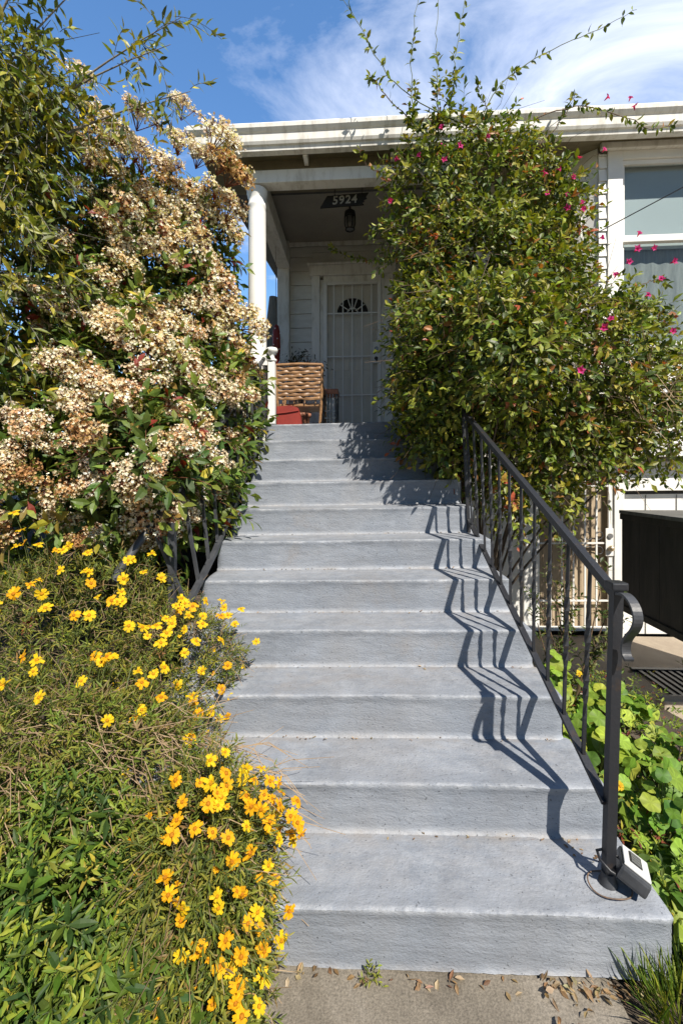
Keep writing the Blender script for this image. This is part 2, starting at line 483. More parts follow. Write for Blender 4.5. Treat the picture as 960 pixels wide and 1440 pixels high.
def leaves(P, D, N, L, W, col, curl=0.25, fold=0.3, wide=0.42):
    """Arrays of leaves as (V, F3, F4, colours per face)."""
    n = len(P)
    D = unit(D); Sd = unit(np.cross(D, N)); N = np.cross(Sd, D)
    L = np.broadcast_to(L, (n,))[:, None]; W = np.broadcast_to(W, (n,))[:, None]
    cu = np.broadcast_to(curl, (n,))[:, None]; fo = np.broadcast_to(fold, (n,))[:, None]
    def mid(t): return P + D * L * t - N * cu * L * t * t
    def side(t, w, s): return mid(t) + Sd * (W * w * s * 0.5) + N * fo * W * w * 0.5
    t1, t2 = wide, 0.74
    V = np.stack([mid(0), side(t1, 1, -1), mid(t1), side(t1, 1, 1), side(t2, .72, -1), mid(t2), side(t2, .72, 1), mid(1.0)], 1).reshape(-1, 3)
    o = (np.arange(n) * 8)[:, None]
    F3 = np.concatenate([o + np.array([[0, 3, 2]]), o + np.array([[0, 2, 1]]), o + np.array([[5, 6, 7]]), o + np.array([[4, 5, 7]])])
    F4 = np.concatenate([o + np.array([[2, 3, 6, 5]]), o + np.array([[1, 2, 5, 4]])])
    c = np.concatenate([np.tile(col, (4, 1)), np.tile(col, (2, 1))])
    return V, F3, F4, c

def sticks(A, B, r0, r1, seg=3):
    """Many thin straight stems as one triangle-section mesh: (V, F4)."""
    n = len(A)
    d = unit(B - A)
    a = unit(np.cross(d, np.where(np.abs(d[:, 2:3]) > .9, [[1., 0, 0]], [[0, 0, 1.]])))
    b = np.cross(d, a)
    r0 = np.broadcast_to(r0, (n,))[:, None]; r1 = np.broadcast_to(r1, (n,))[:, None]
    ring = []
    for P, r in ((A, r0), (B, r1)):
        for k in range(seg):
            an = 2 * math.pi * k / seg
            ring.append(P + (a * math.cos(an) + b * math.sin(an)) * r)
    V = np.stack(ring, 1).reshape(-1, 3)
    o = (np.arange(n) * 2 * seg)[:, None]
    F4 = np.concatenate([o + np.array([[k, (k + 1) % seg, seg + (k + 1) % seg, seg + k]]) for k in range(seg)])
    return V, F4

def pick(palette, n, jitter=0.18):
    cols = np.array([p[1:] for p in palette], float)
    w = np.array([p[0] for p in palette], float); w /= w.sum()
    c = cols[rng.choice(len(cols), n, p=w)]
    return np.clip(c * (1 + jitter * rng.standard_normal((n, 1))) * (1 + 0.06 * rng.standard_normal((n, 3))), 0.003, 0.95)

def lump(u, ph):
    """cheap smooth noise on directions"""
    return (np.sin(u[:, 0] * 4.1 + ph) * np.cos(u[:, 1] * 3.7 + 2 * ph) + np.sin(u[:, 2] * 5.3 + 3 * ph + u[:, 0] * 2.0)
            + 0.6 * np.sin(u[:, 0] * 9.0 + u[:, 2] * 8.0 + ph) * np.cos(u[:, 1] * 8.3 - ph)) / 2.6

def in_blobs(P, blobs, shrink=1.0):
    r = np.zeros(len(P), bool)
    for c, rad in blobs:
        r |= (((P - np.array(c)) / (np.array(rad) * shrink)) ** 2).sum(1) < 1
    return r

def scatter(blobs, n, depth=0.35, power=1.4, lumpy=0.14, keep=None, inner=0.72):
    """points in the outer part of a union of ellipsoids, with the outward direction at each"""
    area = np.array([(rad[0] * rad[1] + rad[1] * rad[2] + rad[0] * rad[2]) for _, rad in blobs])
    P, O = [], []
    got = 0
    while got < n:
        k = rng.choice(len(blobs), n, p=area / area.sum())
        u = unit(rng.standard_normal((n, 3)))
        c = np.array([b[0] for b in blobs], float)[k]; rad = np.array([b[1] for b in blobs], float)[k]
        r = 1 - depth * rng.random(n) ** power
        r = r * (1 + lumpy * lump(u, k * 1.7))
        p = c + u * rad * r[:, None]
        ok = ~in_blobs(p, blobs, inner)
        if keep is not None: ok &= keep(p)
        P.append(p[ok]); O.append(unit(u / rad)[ok]); got += ok.sum()
    return np.concatenate(P)[:n], np.concatenate(O)[:n]

def sprigs(P, O, length, nleaf, L, W, palette, up=0.25, rand=0.55, droop=0.25, spread=0.9, nup=0.55, curl=0.25, fold=0.3, stem=0.0018, wide=0.42, pal_by_sprig=0.5):
    """leafy twigs growing from P towards O; returns leaf arrays and stem arrays"""
    n = len(P)
    d = unit(O + rand * rng.standard_normal((n, 3)) + np.array([0, 0, up]))
    ln = length * (0.6 + 0.8 * rng.random(n))
    base_col = pick(palette, n, 0.12)
    a = unit(np.cross(d, rng.standard_normal((n, 3)))); b = np.cross(d, a)
    PP, DD, NN, LL, CC, A, B = [], [], [], [], [], [], []
    prev = P
    for j in range(nleaf):
        t = (j + 0.7) / nleaf
        pos = P + d * (ln * t)[:, None] + np.array([0, 0, -1]) * (droop * ln * t * t)[:, None]
        ang = j * 2.4 + rng.random(n) * 0.6
        rad = a * np.cos(ang)[:, None] + b * np.sin(ang)[:, None]
        ld = unit(d * (0.55 + 0.9 * t * t) + rad * spread + np.array([0, 0, -0.18]))
        nn = unit(np.array([0.12, -0.22, 1.0]) * nup + O * 0.45 + rng.standard_normal((n, 3)) * 0.35)
        PP.append(pos); DD.append(ld); NN.append(nn)
        LL.append(L * (0.7 + 0.5 * rng.random(n)) * (1.05 - 0.25 * abs(t - 0.5)))
        c = np.where(rng.random((n, 1)) < pal_by_sprig, base_col * (1 + 0.1 * rng.standard_normal((n, 1))), pick(palette, n, 0.15))
        CC.append(np.clip(c, 0.003, 0.95))
        A.append(prev); B.append(pos); prev = pos
    PP, DD, NN, LL, CC = map(np.concatenate, (PP, DD, NN, LL, CC))
    V, F3, F4, c = leaves(PP, DD, NN, LL, LL * (W / L) * (0.85 + 0.3 * rng.random(len(LL))), CC, curl, fold, wide)
    SV, SF = sticks(np.concatenate(A), np.concatenate(B), stem, stem * 0.75)
    return (V, F3, F4, c), (SV, SF)

def join_leaf(parts):
    V, F3, F4, c3, c4, o = [], [], [], [], [], 0
    for (v, f3, f4, c) in parts:
        V.append(v); F3.append(f3 + o); F4.append(f4 + o)
        c3.append(c[:len(f3)]); c4.append(c[len(f3):]); o += len(v)
    return np.concatenate(V), [np.concatenate(F3), np.concatenate(F4)], np.concatenate(c3 + c4)

def join_stick(parts):
    V, F, o = [], [], 0
    for v, f in parts:
        V.append(v); F.append(f + o); o += len(v)
    return np.concatenate(V), [np.concatenate(F)]

def foliage(name, parts, mat, parent):
    V, F, c = join_leaf(parts)
    return array_mesh(name, V, F, mat, parent, None, c)

def stems(name, parts, mat, parent):
    V, F = join_stick(parts)
    return array_mesh(name, V, F, mat, parent)

def branch_paths(root, targets, wob=0.12, n=7, rise=0.5):
    """curved limbs from a root point to each target"""
    out = []
    root = np.array(root, float)
    for T in targets:
        T = np.array(T, float)
        mid1 = root + (T - root) * 0.45 + np.array([0, 0, rise * 0.25 * np.linalg.norm(T - root)])
        mid1 += rng.standard_normal(3) * wob * np.linalg.norm(T - root)
        pts = [(1 - t) ** 2 * root + 2 * t * (1 - t) * mid1 + t * t * T for t in np.linspace(0, 1, n)]
        out.append(pts)
    return out
# ================================================================== SETTING
def sheet(name, x0, x1, y0, y1, z, mat, nx=1, ny=1, h=None):
    xs = np.linspace(x0, x1, nx + 1); ys = np.linspace(y0, y1, ny + 1)
    X, Y = np.meshgrid(xs, ys)
    Z = np.full_like(X, z) if h is None else z + h(X, Y)
    V = np.stack([X, Y, Z], -1).reshape(-1, 3)
    i = np.arange(ny)[:, None] * (nx + 1) + np.arange(nx)[None]
    F = np.stack([i, i + 1, i + nx + 2, i + nx + 1], -1).reshape(-1, 4)
    o = array_mesh(name, V, [F], mat, smooth=True)
    return tag(o, kind='structure')

sheet('ground', -600, 600, -600, 600, -0.16, M['earth'])
def bumpy(a, f):
    return lambda X, Y: a * (np.sin(X * f + 1.3) * np.cos(Y * f * 1.2) + 0.5 * np.sin(X * f * 2.3 + Y * f * 1.9))
sheet('path', -3.2, 0.70, -3.0, 1.30, 0.0, M['pave'], 40, 40, bumpy(0.002, 6))
sheet('soil', 0.60, 1.9, -1.0, 2.85, -0.02, M['soil'], 60, 80, bumpy(0.012, 14))
sheet('driveway', .90, 9.0, -3.0, 4.29, -0.075, M['drive'], 20, 20)
def bank(X, Y):
    return np.clip((Y - 1.25) * 0.44, 0, 1.25) + 0.02 * np.sin(X * 9) * np.cos(Y * 8) - 0.04
sheet('garden_bank', -7.0, -0.87, 0.6, 8.0, 0.0, M['soil'], 60, 60, bank)

# ================================================================== STAIRCASE
RISE, TREAD, Y1 = 0.175, 0.271, 1.2756
TILT = 0.018
stairs = thing('concrete_staircase', 'blue-grey painted concrete steps climbing from the path to the white porch', 'stairs', (0, Y1, 0))
RIGHT = [0.876, 0.838, 0.812, 0.796, 0.778, 0.760, 0.722, 0.705, 0.695, 0.69, 0.69]
def step(k):
    y0 = Y1 + (k - 1) * TREAD; z0 = (k - 1) * RISE; z1 = k * RISE
    xl, xr = -0.88, RIGHT[k - 1]
    depth = TREAD + 0.012
    # profile (y, z, wear, dirt): riser, rounded nosing, tread, caulk fillet against the next riser
    fil = 0.010 if k > 1 else 0.0
    prof = [(y0 - fil, z0 + 0.000, .9, .5), (y0 - fil * .35, z0 + fil * .7 + 0.001, .7, .6), (y0 + 0.001, z0 + 0.016, 0.05, .25)]
    for t in np.linspace(0.03, RISE - 0.034, 6): prof.append((y0 + 0.001, z0 + t, 0.0, 0.05))
    prof += [(y0 - 0.001, z1 - 0.020, .05, 0), (y0 - 0.003, z1 - 0.010, .45, 0), (y0 - 0.001, z1 - 0.003, 1, 0), (y0 + 0.005, z1 - 0.0003, .8, 0), (y0 + 0.014, z1, .25, 0), (y0 + 0.04, z1 + .001, .10, .10)]
    for t in np.linspace(0.075, depth - 0.05, 5): prof.append((y0 + t, z1 + .001 + .004 * t / depth, 0.42, 0.14 + .50 * (t / depth) ** 2))  # middle of tread painted lighter, as if catching more light than the riser
    prof += [(y0 + depth - 0.03, z1 + 0.004, 0.1, .9), (y0 + depth, z1 + 0.005, .25, 1)]
    prof = np.array(prof)
    nx = 110
    xs = np.linspace(xl, xr, nx)
    npz = len(prof)
    X = np.repeat(xs[:, None], npz, 1)
    Yp = np.repeat(prof[None, :, 0], nx, 0); Zp = np.repeat(prof[None, :, 1], nx, 0)
    ph = rng.random(6) * 6
    wv = 0.0022 * np.sin(xs * 3.1 + ph[0]) + 0.0016 * np.sin(xs * 9.7 + ph[1]) + 0.0006 * np.sin(xs * 27 + ph[2]) + 0.0006 * rng.standard_normal(nx)
    wz = 0.0018 * np.sin(xs * 4.3 + ph[3]) + 0.0006 * np.sin(xs * 13 + ph[4]) + 0.0004 * rng.standard_normal(nx)
    edge = prof[:, 2][None]
    Yp = Yp - np.abs(wv)[:, None] * edge * 1.4 + wv[:, None] * 0.5
    Zp = Zp + wz[:, None] * (0.35 + edge * 0.8)
    # rounded ends
    endd = np.minimum(xs - xl, xr - xs)
    rnd = np.clip(1 - endd / 0.03, 0, 1) ** 2
    Yp[:, :14] += (rnd * 0.016)[:, None]
    Zp[:, 9:] -= (rnd * 0.008)[:, None]
    V = np.stack([X, Yp, Zp], -1).reshape(-1, 3)
    V[:, 2] += TILT * V[:, 0]
    i = (np.arange(nx - 1)[:, None] * npz + np.arange(npz - 1)[None]).ravel()
    F = np.stack([i, i + npz, i + npz + 1, i + 1], -1)
    # sides down to the ground
    sideV, sideF = [], []
    o = len(V)
    for e, sgn in ((0, 1), (nx - 1, -1)):
        idx = e * npz + np.arange(npz)
        low = V[idx].copy(); low[:, 2] = -0.14
        sideV.append(low)
        a = idx[:-1]; b = idx[1:]; c = o + np.arange(1, npz); d = o + np.arange(npz - 1)
        q = np.stack([a, b, c, d], -1)
        sideF.append(q if sgn > 0 else q[:, ::-1]); o += npz
    nV = len(V)
    V = np.concatenate([V] + sideV); F = np.concatenate([F] + sideF)
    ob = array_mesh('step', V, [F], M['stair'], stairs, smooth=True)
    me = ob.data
    for nm, ci in (('wear_and_light', 2), ('dirt', 3)):
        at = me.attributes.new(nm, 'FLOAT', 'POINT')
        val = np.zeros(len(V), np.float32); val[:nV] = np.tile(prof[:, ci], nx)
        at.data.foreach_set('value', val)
    me.set_sharp_from_angle(angle=R(50))
for k in range(1, 12): step(k)

# ================================================================== HOUSE
HT = 0.012
house = thing('house', 'white bungalow with columned porch, long gutter and bay window above the steps', 'house', (0.0, 4.26, 0.0))
def hp(mb, name, mat, parent=None):
    return mb.build(name, mat, parent or house, tilt=HT)

# roof slab, gutter, soffit
b = MB()
b.prism([(-1.50, 3.99, 4.50), (-1.50, 11, 5.55), (-1.50, 11, 5.40), (-1.50, 3.99, 4.47)], (9, 0, 0))
roof = hp(b, 'roof', M['roofing'])
b = MB()
# stepped cornice gutter: profile in y, z swept along x
prof = [(3.985, 4.375), (3.925, 4.378), (3.918, 4.412), (3.900, 4.418), (3.888, 4.440), (3.882, 4.500), (3.868, 4.512), (3.850, 4.535), (3.846, 4.565), (3.858, 4.580), (3.900, 4.582), (3.985, 4.582)]
xs = np.linspace(-1.56, 7.5, 40)
V = [(x, y, z + 0.003 * math.sin(x * 2.1)) for x in xs for y, z in prof]
n = len(prof)
F = [(i * n + k, i * n + (k + 1) % n, (i + 1) * n + (k + 1) % n, (i + 1) * n + k) for i in range(39) for k in range(n)]
b.add(V, F); b.add(V[:n], [tuple(range(n))]); b.add(V[-n:], [tuple(range(n))])
hp(b, 'gutter', M['white_old'])
b = MB()
b.box(-1.50, 7.5, 3.987, 4.62, 4.44, 4.462)
hp(b, 'soffit', M['soffit'])
for x in (-0.52, 0.28, 1.1):
    b = MB(); b.box(x - .02, x + .02, 3.99, 4.12, 4.36, 4.439, bev=.004); hp(b, 'eave_bracket', M['white_old'])
b = MB(); b.box(-1.10, 0.86, 4.135, 4.26, 4.332, 4.438); hp(b, 'frieze_board', M['soffit'])
# porch beam, side beam, ceiling
b = MB(); b.box(-1.12, 0.86, 4.105, 4.235, 4.212, 4.330, bev=.006); hp(b, 'porch_beam', M['white_old'])
b = MB(); b.box(-1.12, -0.955, 4.237, 5.80, 4.215, 4.42, bev=.005); hp(b, 'porch_beam', M['white_old'])
b = MB(); b.box(-1.14, 0.86, 4.27, 5.90, 4.588, 4.62); hp(b, 'porch_ceiling', M['ceiling'])
b = MB(); b.box(-1.14, -1.10, 4.30, 5.9, 4.422, 4.587); hp(b, 'fascia_board', M['ceiling'])
b = MB(); b.box(-1.14, 0.86, 4.262, 5.92, 1.80, 1.921); hp(b, 'porch_floor', M['stair'])
b = MB(); b.box(-1.14, -0.89, 4.00, 4.26, -.1, 1.920); hp(b, 'foundation_wall', M['white_old']); b = MB(); b.box(-1.14, -.89, 4.262, 5.9, -.1, 1.799); hp(b, 'foundation_wall', M['white_old']); b = MB(); b.box(.70, .86, 4.02, 4.26, -.1, 1.92); hp(b, 'foundation_wall', M['white_old'])
# back wall of lap siding
def siding(mb, x0, x1, y, z0, z1, h=0.19):
    z = z0
    while z < z1 - 1e-4:
        zt = min(z + h, z1)
        mb.prism([(x0, y - 0.020, z + .004), (x0, y - 0.008, zt), (x0, y + .02, zt), (x0, y + .02, z + .004)], (x1 - x0, 0, 0))
        z += h
b = MB(); siding(b, -0.965, -0.672, 5.90, 1.925, 4.53); siding(b, 0.408, 0.86, 5.90, 1.925, 4.53); siding(b, -.672, .408, 5.90, 4.26, 4.53)
b.box(-1.14, 0.86, 5.925, 6.0, 1.9, 4.6)
hp(b, 'wall', M['siding'])
b = MB(); b.box(-0.97, 0.86, 5.855, 5.88, 4.532, 4.587, bev=.008); hp(b, 'crown_moulding', M['white_old'])
b = MB(); b.box(-1.125, -0.968, 5.80, 5.92, 1.925, 4.586, bev=.006); hp(b, 'pilaster', M['white_old'])
b = MB(); siding(b, .86, .861, 5, 0, .1); 
b = MB(); b.box(0.862, 0.95, 4.30, 6.0, -0.1, 4.6); hp(b, 'wall', M['siding'])
# left side wall of the house behind the porch
b = MB(); b.box(-1.14, -1.06, 6.002, 11, -0.1, 4.7); hp(b, 'wall', M['siding'])
# column
b = MB()
b.lathe((-1.01, 4.205, 1.922), [(0.115, 0), (0.115, .05), (0.10, .055), (0.103, .085), (0.090, .10), (0.088, .9), (0.082, 2.06), (0.081, 2.10), (.087, 2.115), (.087, 2.14), (.081, 2.145), (.081, 2.19), (.090, 2.21), (.098, 2.24), (.098, 2.276)], 40)
hp(b, 'column', M['white'])
# door surround
b = MB()
yF = 5.80
b.box(-0.668, -0.56, yF, 5.90, 1.925, 4.10, bev=.006); b.box(0.295, 0.404, yF, 5.90, 1.925, 4.10, bev=.006)
b.box(-0.70, 0.436, yF - .02, 5.90, 4.102, 4.235, bev=.008); b.box(-.725, .46, yF - .045, 5.90, 4.237, 4.262, bev=.006)
b.box(-0.558, -0.515, yF + .02, 5.90, 1.925, 4.055, bev=.004); b.box(0.25, 0.293, yF + .02, 5.90, 1.925, 4.055, bev=.004)
b.box(-0.513, 0.248, yF + .02, 5.90, 4.02, 4.10, bev=.004)
hp(b, 'door_frame', M['white_old'])
b = MB(); b.box(-0.51, 0.245, 5.875, 5.92, 1.925, 4.018)
for (x0, x1, z0, z1) in ((-.42, -.17, 2.1, 2.75), (-.09, .16, 2.1, 2.75), (-.42, -.17, 2.86, 3.5), (-.09, .16, 2.86, 3.5)):
    b.box(x0, x1, 5.868, 5.8745, z0, z1, bev=.003)
door = hp(b, 'front_door', M['door'])
b = MB()
cx, cz = -0.13, 3.62
arc = [(cx + .205 * math.cos(a), 5.866, cz + .20 * math.sin(a)) for a in np.linspace(0, math.pi, 17)]
b.prism(arc, (0, .008, 0)); fan = hp(b, 'fan_window', M['black_glass'], door)
b = MB()
for a in np.linspace(0, math.pi, 6):
    b.tube([(cx + .05 * math.cos(a), 5.862, cz + .05 * math.sin(a)), (cx + .2 * math.cos(a), 5.862, cz + .195 * math.sin(a))], .008, 6)
b.tube([(cx + .07 * math.cos(a), 5.861, cz + .065 * math.sin(a)) for a in np.linspace(0, math.pi, 9)], .008, 6)
hp(b, 'fan_muntin', M['white_old'], door)
# barred security door
b = MB()
ys = 5.815
b.box(-.512, -.465, ys - .012, ys + .012, 1.95, 4.015, bev=.003); b.box(.20, .246, ys - .012, ys + .012, 1.95, 4.015, bev=.003)
b.box(-.463, .198, ys - .012, ys + .012, 3.98, 4.014, bev=.003); b.box(-.463, .198, ys - .012, ys + .012, 1.95, 2.0, bev=.003)
sdoor = hp(b, 'security_door', M['white'])
b = MB()
for x in (-.375, -.255, -.132, -.005, .12):
    b.tube([(x, ys, 2.0), (x, ys, 3.98)], .0075, square=True)
for z in (2.52, 3.03, 3.60):
    b.tube([(-.463, ys - .003, z), (.198, ys - .003, z)], .0075, square=True)
hp(b, 'bars', M['white'], sdoor)
b = MB(); b.box(.135, .225, ys - .02, ys - .0125, 2.93, 3.21, bev=.004); hp(b, 'lock_plate', M['white'], sdoor)
b = MB(); b.ball((.18, ys - .035, 2.99), .024, 10); b.tube([(.18, ys - .02, 2.99), (.18, ys - .04, 2.99)], .012); b.tube([(.18, ys - .045, 3.0), (.19, ys - .045, 2.95)], .012); hp(b, 'handle', M['black'], sdoor)
b = MB(); b.tube([(.185, ys - .0125, 3.12), (.185, ys - .03, 3.12)], .026, 16); hp(b, 'deadbolt', M['lead'], sdoor)

# street front: lower storey wall, gate, garage door
b = MB(); b.box(0.86, 1.53, 4.30, 4.42, -0.12, 1.55); b.box(1.53, 2.46, 4.30, 4.42, 1.96, 2.2)
siding(b, .95, 1.53, 4.30, 0.0, 1.5, .24)
hp(b, 'wall', M['white'])
b = MB(); b.box(1.53, 1.64, 4.255, 4.36, -0.12, 1.96, bev=.005); b.box(2.362, 2.452, 4.25, 4.36, -0.12, 1.96, bev=.005); b.box(1.64, 2.362, 4.255, 4.36, 1.85, 1.96, bev=.005)
hp(b, 'gate_frame', M['white'])
b = MB()
x = 1.645
while x < 2.355:
    b.box(x, min(x + .088, 2.358), 4.335, 4.36, -0.06, 1.848, bev=.004); x += .09
planks = hp(b, 'plank_door', M['tan_wood'])
b = MB()
b.box(1.645, 1.68, 4.27, 4.295, -.05, 1.84, bev=.003); b.box(2.318, 2.358, 4.27, 4.295, -.05, 1.84, bev=.003); b.box(1.682, 2.316, 4.27, 4.295, -.05, -.01, bev=.003)
gate = hp(b, 'security_gate', M['white'])
b = MB()
for x in np.linspace(1.68, 2.318, 7)[1:-1]:
    b.tube([(x, 4.283, -.01), (x, 4.283, 1.84)], .0075, square=True)
for z in (.235, .78, 1.32):
    b.tube([(1.682, 4.280, z), (2.316, 4.280, z)], .0075, square=True)
hp(b, 'bars', M['white'], gate)
b = MB()
for cx, cz, s in ((2.13, .86, 1), (2.235, .86, -1), (2.13, .70, 1), (2.235, .70, -1), (1.92, .86, 1), (1.92, .70, -1)):
    pts = [(cx + s * (.012 + .0042 * i) * math.cos(i * .55), 4.281, cz + (.012 + .0042 * i) * math.sin(i * .55) * (1 if cz > .78 else -1)) for i in range(11)]
    b.tube(pts, .005, 5)
hp(b, 'scroll', M['iron_grey'], gate)
b = MB(); b.box(2.285, 2.357, 4.256, 4.2695, .66, .92, bev=.004); hp(b, 'lock_plate', M['white'], gate)
b = MB(); b.ball((2.325, 4.235, .735), .028, 10); b.tube([(2.325, 4.235, .735), (2.325, 4.262, .735)], .012); hp(b, 'handle', M['brass'], gate)
b = MB(); b.tube([(2.322, 4.2555, .85), (2.322, 4.243, .85)], .024, 14); hp(b, 'deadbolt', M['lead'], gate)
b = MB()
b.box(2.455, 7.5, 4.345, 4.40, -.10, 1.235)
for x in np.arange(2.70, 7.4, .285): b.box(x - .006, x + .006, 4.340, 4.3445, -.10, 1.23)
garage = hp(b, 'garage_door', M['white'])
b = MB()
for x in np.arange(2.70, 7.4, .285): b.box(x - .003, x + .003, 4.3375, 4.3398, -.10, 1.23)
hp(b, 'door_seam', M['black'], garage)
b = MB(); b.box(2.455, 7.5, 4.28, 4.42, 1.27, 1.545, bev=.004); hp(b, 'header_board', M['white'])
b = MB(); b.box(2.455, 7.5, 4.36, 4.42, 1.236, 1.269); hp(b, 'shadow_gap_board', M['dark_wood'])

# bay window, upper storey
YB = 4.15
zb0, zb1 = 1.60, 4.44
b = MB()
b.box(2.238, 2.37, YB - .02, YB + .06, 2.62, 4.435, bev=.004)                     # casing beside the sash
b.box(2.37, 7.5, YB - .02, YB + .06, 4.305, 4.435, bev=.004)
b.box(2.20, 7.5, YB - .055, YB + .06, 2.56, 2.618, bev=.006)
wf = hp(b, 'window', M['white'])
b = MB(); b.box(2.16, 7.5, YB - .06, YB - .021, 4.375, 4.437, bev=.01); hp(b, 'crown_moulding', M['white_old'])
b = MB(); siding(b, 2.165, 2.237, YB + .012, 2.62, 4.372, .115); siding(b, 2.165, 7.5, YB + .012, 1.70, 2.559, .115); b.box(2.165, 7.5, YB + .033, YB + .1, 1.6, 2.62); hp(b, 'wall', M['white'])
b = MB(); b.box(2.14, 7.5, YB - .03, 4.32, 1.585, 1.699, bev=.004); hp(b, 'belt_board', M['white'])
b = MB(); b.box(2.16, 7.5, YB + .05, 4.36, 1.548, 1.584); hp(b, 'shadow_gap_board', M['dark_wood_top'])
for (x0, x1) in ((2.372, 4.1), (4.3, 6.2)):
    b = MB()
    b.box(x0, x1, YB + .005, YB + .045, 4.265, 4.303, bev=.003); b.box(x0, x1, YB - .012, YB + .04, 3.548, 3.608, bev=.005)
    b.box(x0, x0 + .03, YB + .012, YB + .045, 3.61, 4.264, bev=.002); b.box(x0, x0 + .03, YB + .022, YB + .045, 2.62, 3.547, bev=.002)
    b.box(x1 - .03, x1, YB + .012, YB + .045, 3.61, 4.264, bev=.002); b.box(x1 - .03, x1, YB + .022, YB + .045, 2.62, 3.547, bev=.002)
    hp(b, 'sash', M['white'], wf)
    b = MB(); b.box(x0 + .03, x1 - .03, YB + .028, YB + .032, 3.60, 4.27); b.box(x0 + .03, x1 - .03, YB + .036, YB + .040, 2.62, 3.55); hp(b, 'pane', M['glass'], wf)
    b = MB(); b.box(x0 + .005, x1, YB + .085, YB + .09, 3.52, 4.30); hp(b, 'blind', M['blind'], wf)
    b = MB()
    xs = np.arange(x0, x1, .012)
    V = [(x, YB + .11 + .004 * math.sin(x * 55) + .003 * math.sin(x * 23), z) for x in xs for z in (2.6, 3.56)]
    b.add(V, [(2 * i, 2 * i + 2, 2 * i + 3, 2 * i + 1) for i in range(len(xs) - 1)], smooth=True)
    hp(b, 'curtain', M['curtain'], wf)
b = MB(); b.box(4.102, 4.298, YB - .02, YB + .06, 2.62, 4.303, bev=.004); hp(b, 'mullion', M['white'], wf)
b = MB(); b.box(2.3, 7.5, YB + .4, YB + .42, 2.5, 4.4); hp(b, 'room_back', M['black'])
# canted side of the bay: from (2.165, YB) back to (1.66, 4.64)
P0 = np.array((2.163, YB + .02)); P1 = np.array((1.62, 4.60)); dv = (P1 - P0) / np.linalg.norm(P1 - P0); nv = np.array((dv[1], -dv[0])); nv = nv if nv[1] < 0 else -nv
LF = float(np.linalg.norm(P1 - P0))
def cant(mb, u0, u1, w0, w1, z0, z1, mi=0):
    """box along the canted face: u along it, w out of it"""
    q = [P0 + dv * u + nv * w for u, w in ((u0, w0), (u1, w0), (u1, w1), (u0, w1))]
    mb.prism([(p[0], p[1], z0) for p in q], (0, 0, z1 - z0), mi)
b = MB(); cant(b, 0, LF, -.06, 0, 1.60, 2.70); cant(b, 0, .16, -.06, 0, 2.70, 4.437); cant(b, LF - .12, LF, -.06, 0, 2.7, 4.437); cant(b, .16, LF - .12, -.06, 0, 4.25, 4.437)
hp(b, 'wall', M['white'])
b = MB(); cant(b, .13, .20, .002, .022, 2.66, 4.28); cant(b, LF - .16, LF - .1, .002, .022, 2.66, 4.28); cant(b, .201, LF - .161, .002, .022, 4.215, 4.28); cant(b, .201, LF - .161, .002, .03, 2.66, 2.72)
cw = hp(b, 'window', M['white_old'])
b = MB(); cant(b, .19, LF - .15, -.03, -.026, 2.7, 4.24); hp(b, 'pane', M['glass'], cw)
b = MB(); cant(b, .16, LF - .12, -.075, -.068, 2.68, 4.26); hp(b, 'blind', M['curtain'], cw)
b = MB(); b.box(.86, 1.64, 4.60, 4.70, 1.5, 4.45); hp(b, 'wall', M['siding'])
b = MB(); b.box(.86, 7.5, 4.43, 4.9, 1.56, 1.58); b.box(7.4, 7.5, 4.45, 11, -.1, 5.2); b.box(-1.0, 7.4, 10.9, 11, -.1, 5.3); hp(b, 'wall', M['siding'])

# ================================================================== PORCH FURNISHINGS
pr = thing('porch_railing', 'white turned newel and dark pickets beside the porch column', 'railing', (-.84, 4.05, 1.925))
b = MB()
nx_, ny_ = -.84, 4.07
b.box(nx_ - .032, nx_ + .032, ny_ - .032, ny_ + .032, 1.925, 2.50, bev=.004)
b.lathe((nx_, ny_, 2.50), [(.03, 0), (.045, .01), (.045, .025), (.026, .035), (.022, .06), (.034, .08), (.052, .095), (.055, .115), (.048, .13), (.02, .137)], 20)
b.build('newel_post', M['white'], pr)
b = MB(); b.tube([(nx_ - .03, ny_, 2.49), (-1.16, ny_, 2.50)], .02, square=True); b.build('top_rail', M['white'], pr)
for x in (-.895, -.945, -.99, -1.045, -1.10):
    b = MB(); b.tube([(x, ny_, 1.925), (x, ny_, 2.475)], .009, square=True); b.build('picket', M['iron'], pr)

# house number board hung from the beam
sg = thing('house_number_sign', 'black slanted house number board reading 5924 hung under the porch beam', 'sign', (-.19, 4.33, 4.16))
b = MB()
pts = [(-.415, 4.088), (.015, 4.110), (-.006, 4.127), (.020, 4.142), (.012, 4.158), (.044, 4.172), (.03, 4.183), (.062, 4.226), (-.345, 4.203)]
b.prism([(x, 4.33, z) for x, z in pts], (0, .018, 0)); b.build('board', M['sign_black'], sg)
cu = bpy.data.curves.new('digits', 'FONT'); cu.body = '5924'; cu.size = .112; cu.extrude = .003; cu.offset = .0015; cu.shear = .12; cu.space_character = 1.12
cu.align_x = 'CENTER'; cu.align_y = 'CENTER'
tx = bpy.data.objects.new('house_number_digits', cu); COL.objects.link(tx)
bpy.context.view_layer.update()
dg = bpy.context.evaluated_depsgraph_get()
me = bpy.data.meshes.new_from_object(tx.evaluated_get(dg))
bpy.data.objects.remove(tx)
dt = link('digits', me, M['digit'], sg)
dt.location = (-.205 + .19 + .03, -.004, -.005); dt.rotation_euler = (R(90), R(-3), 0)
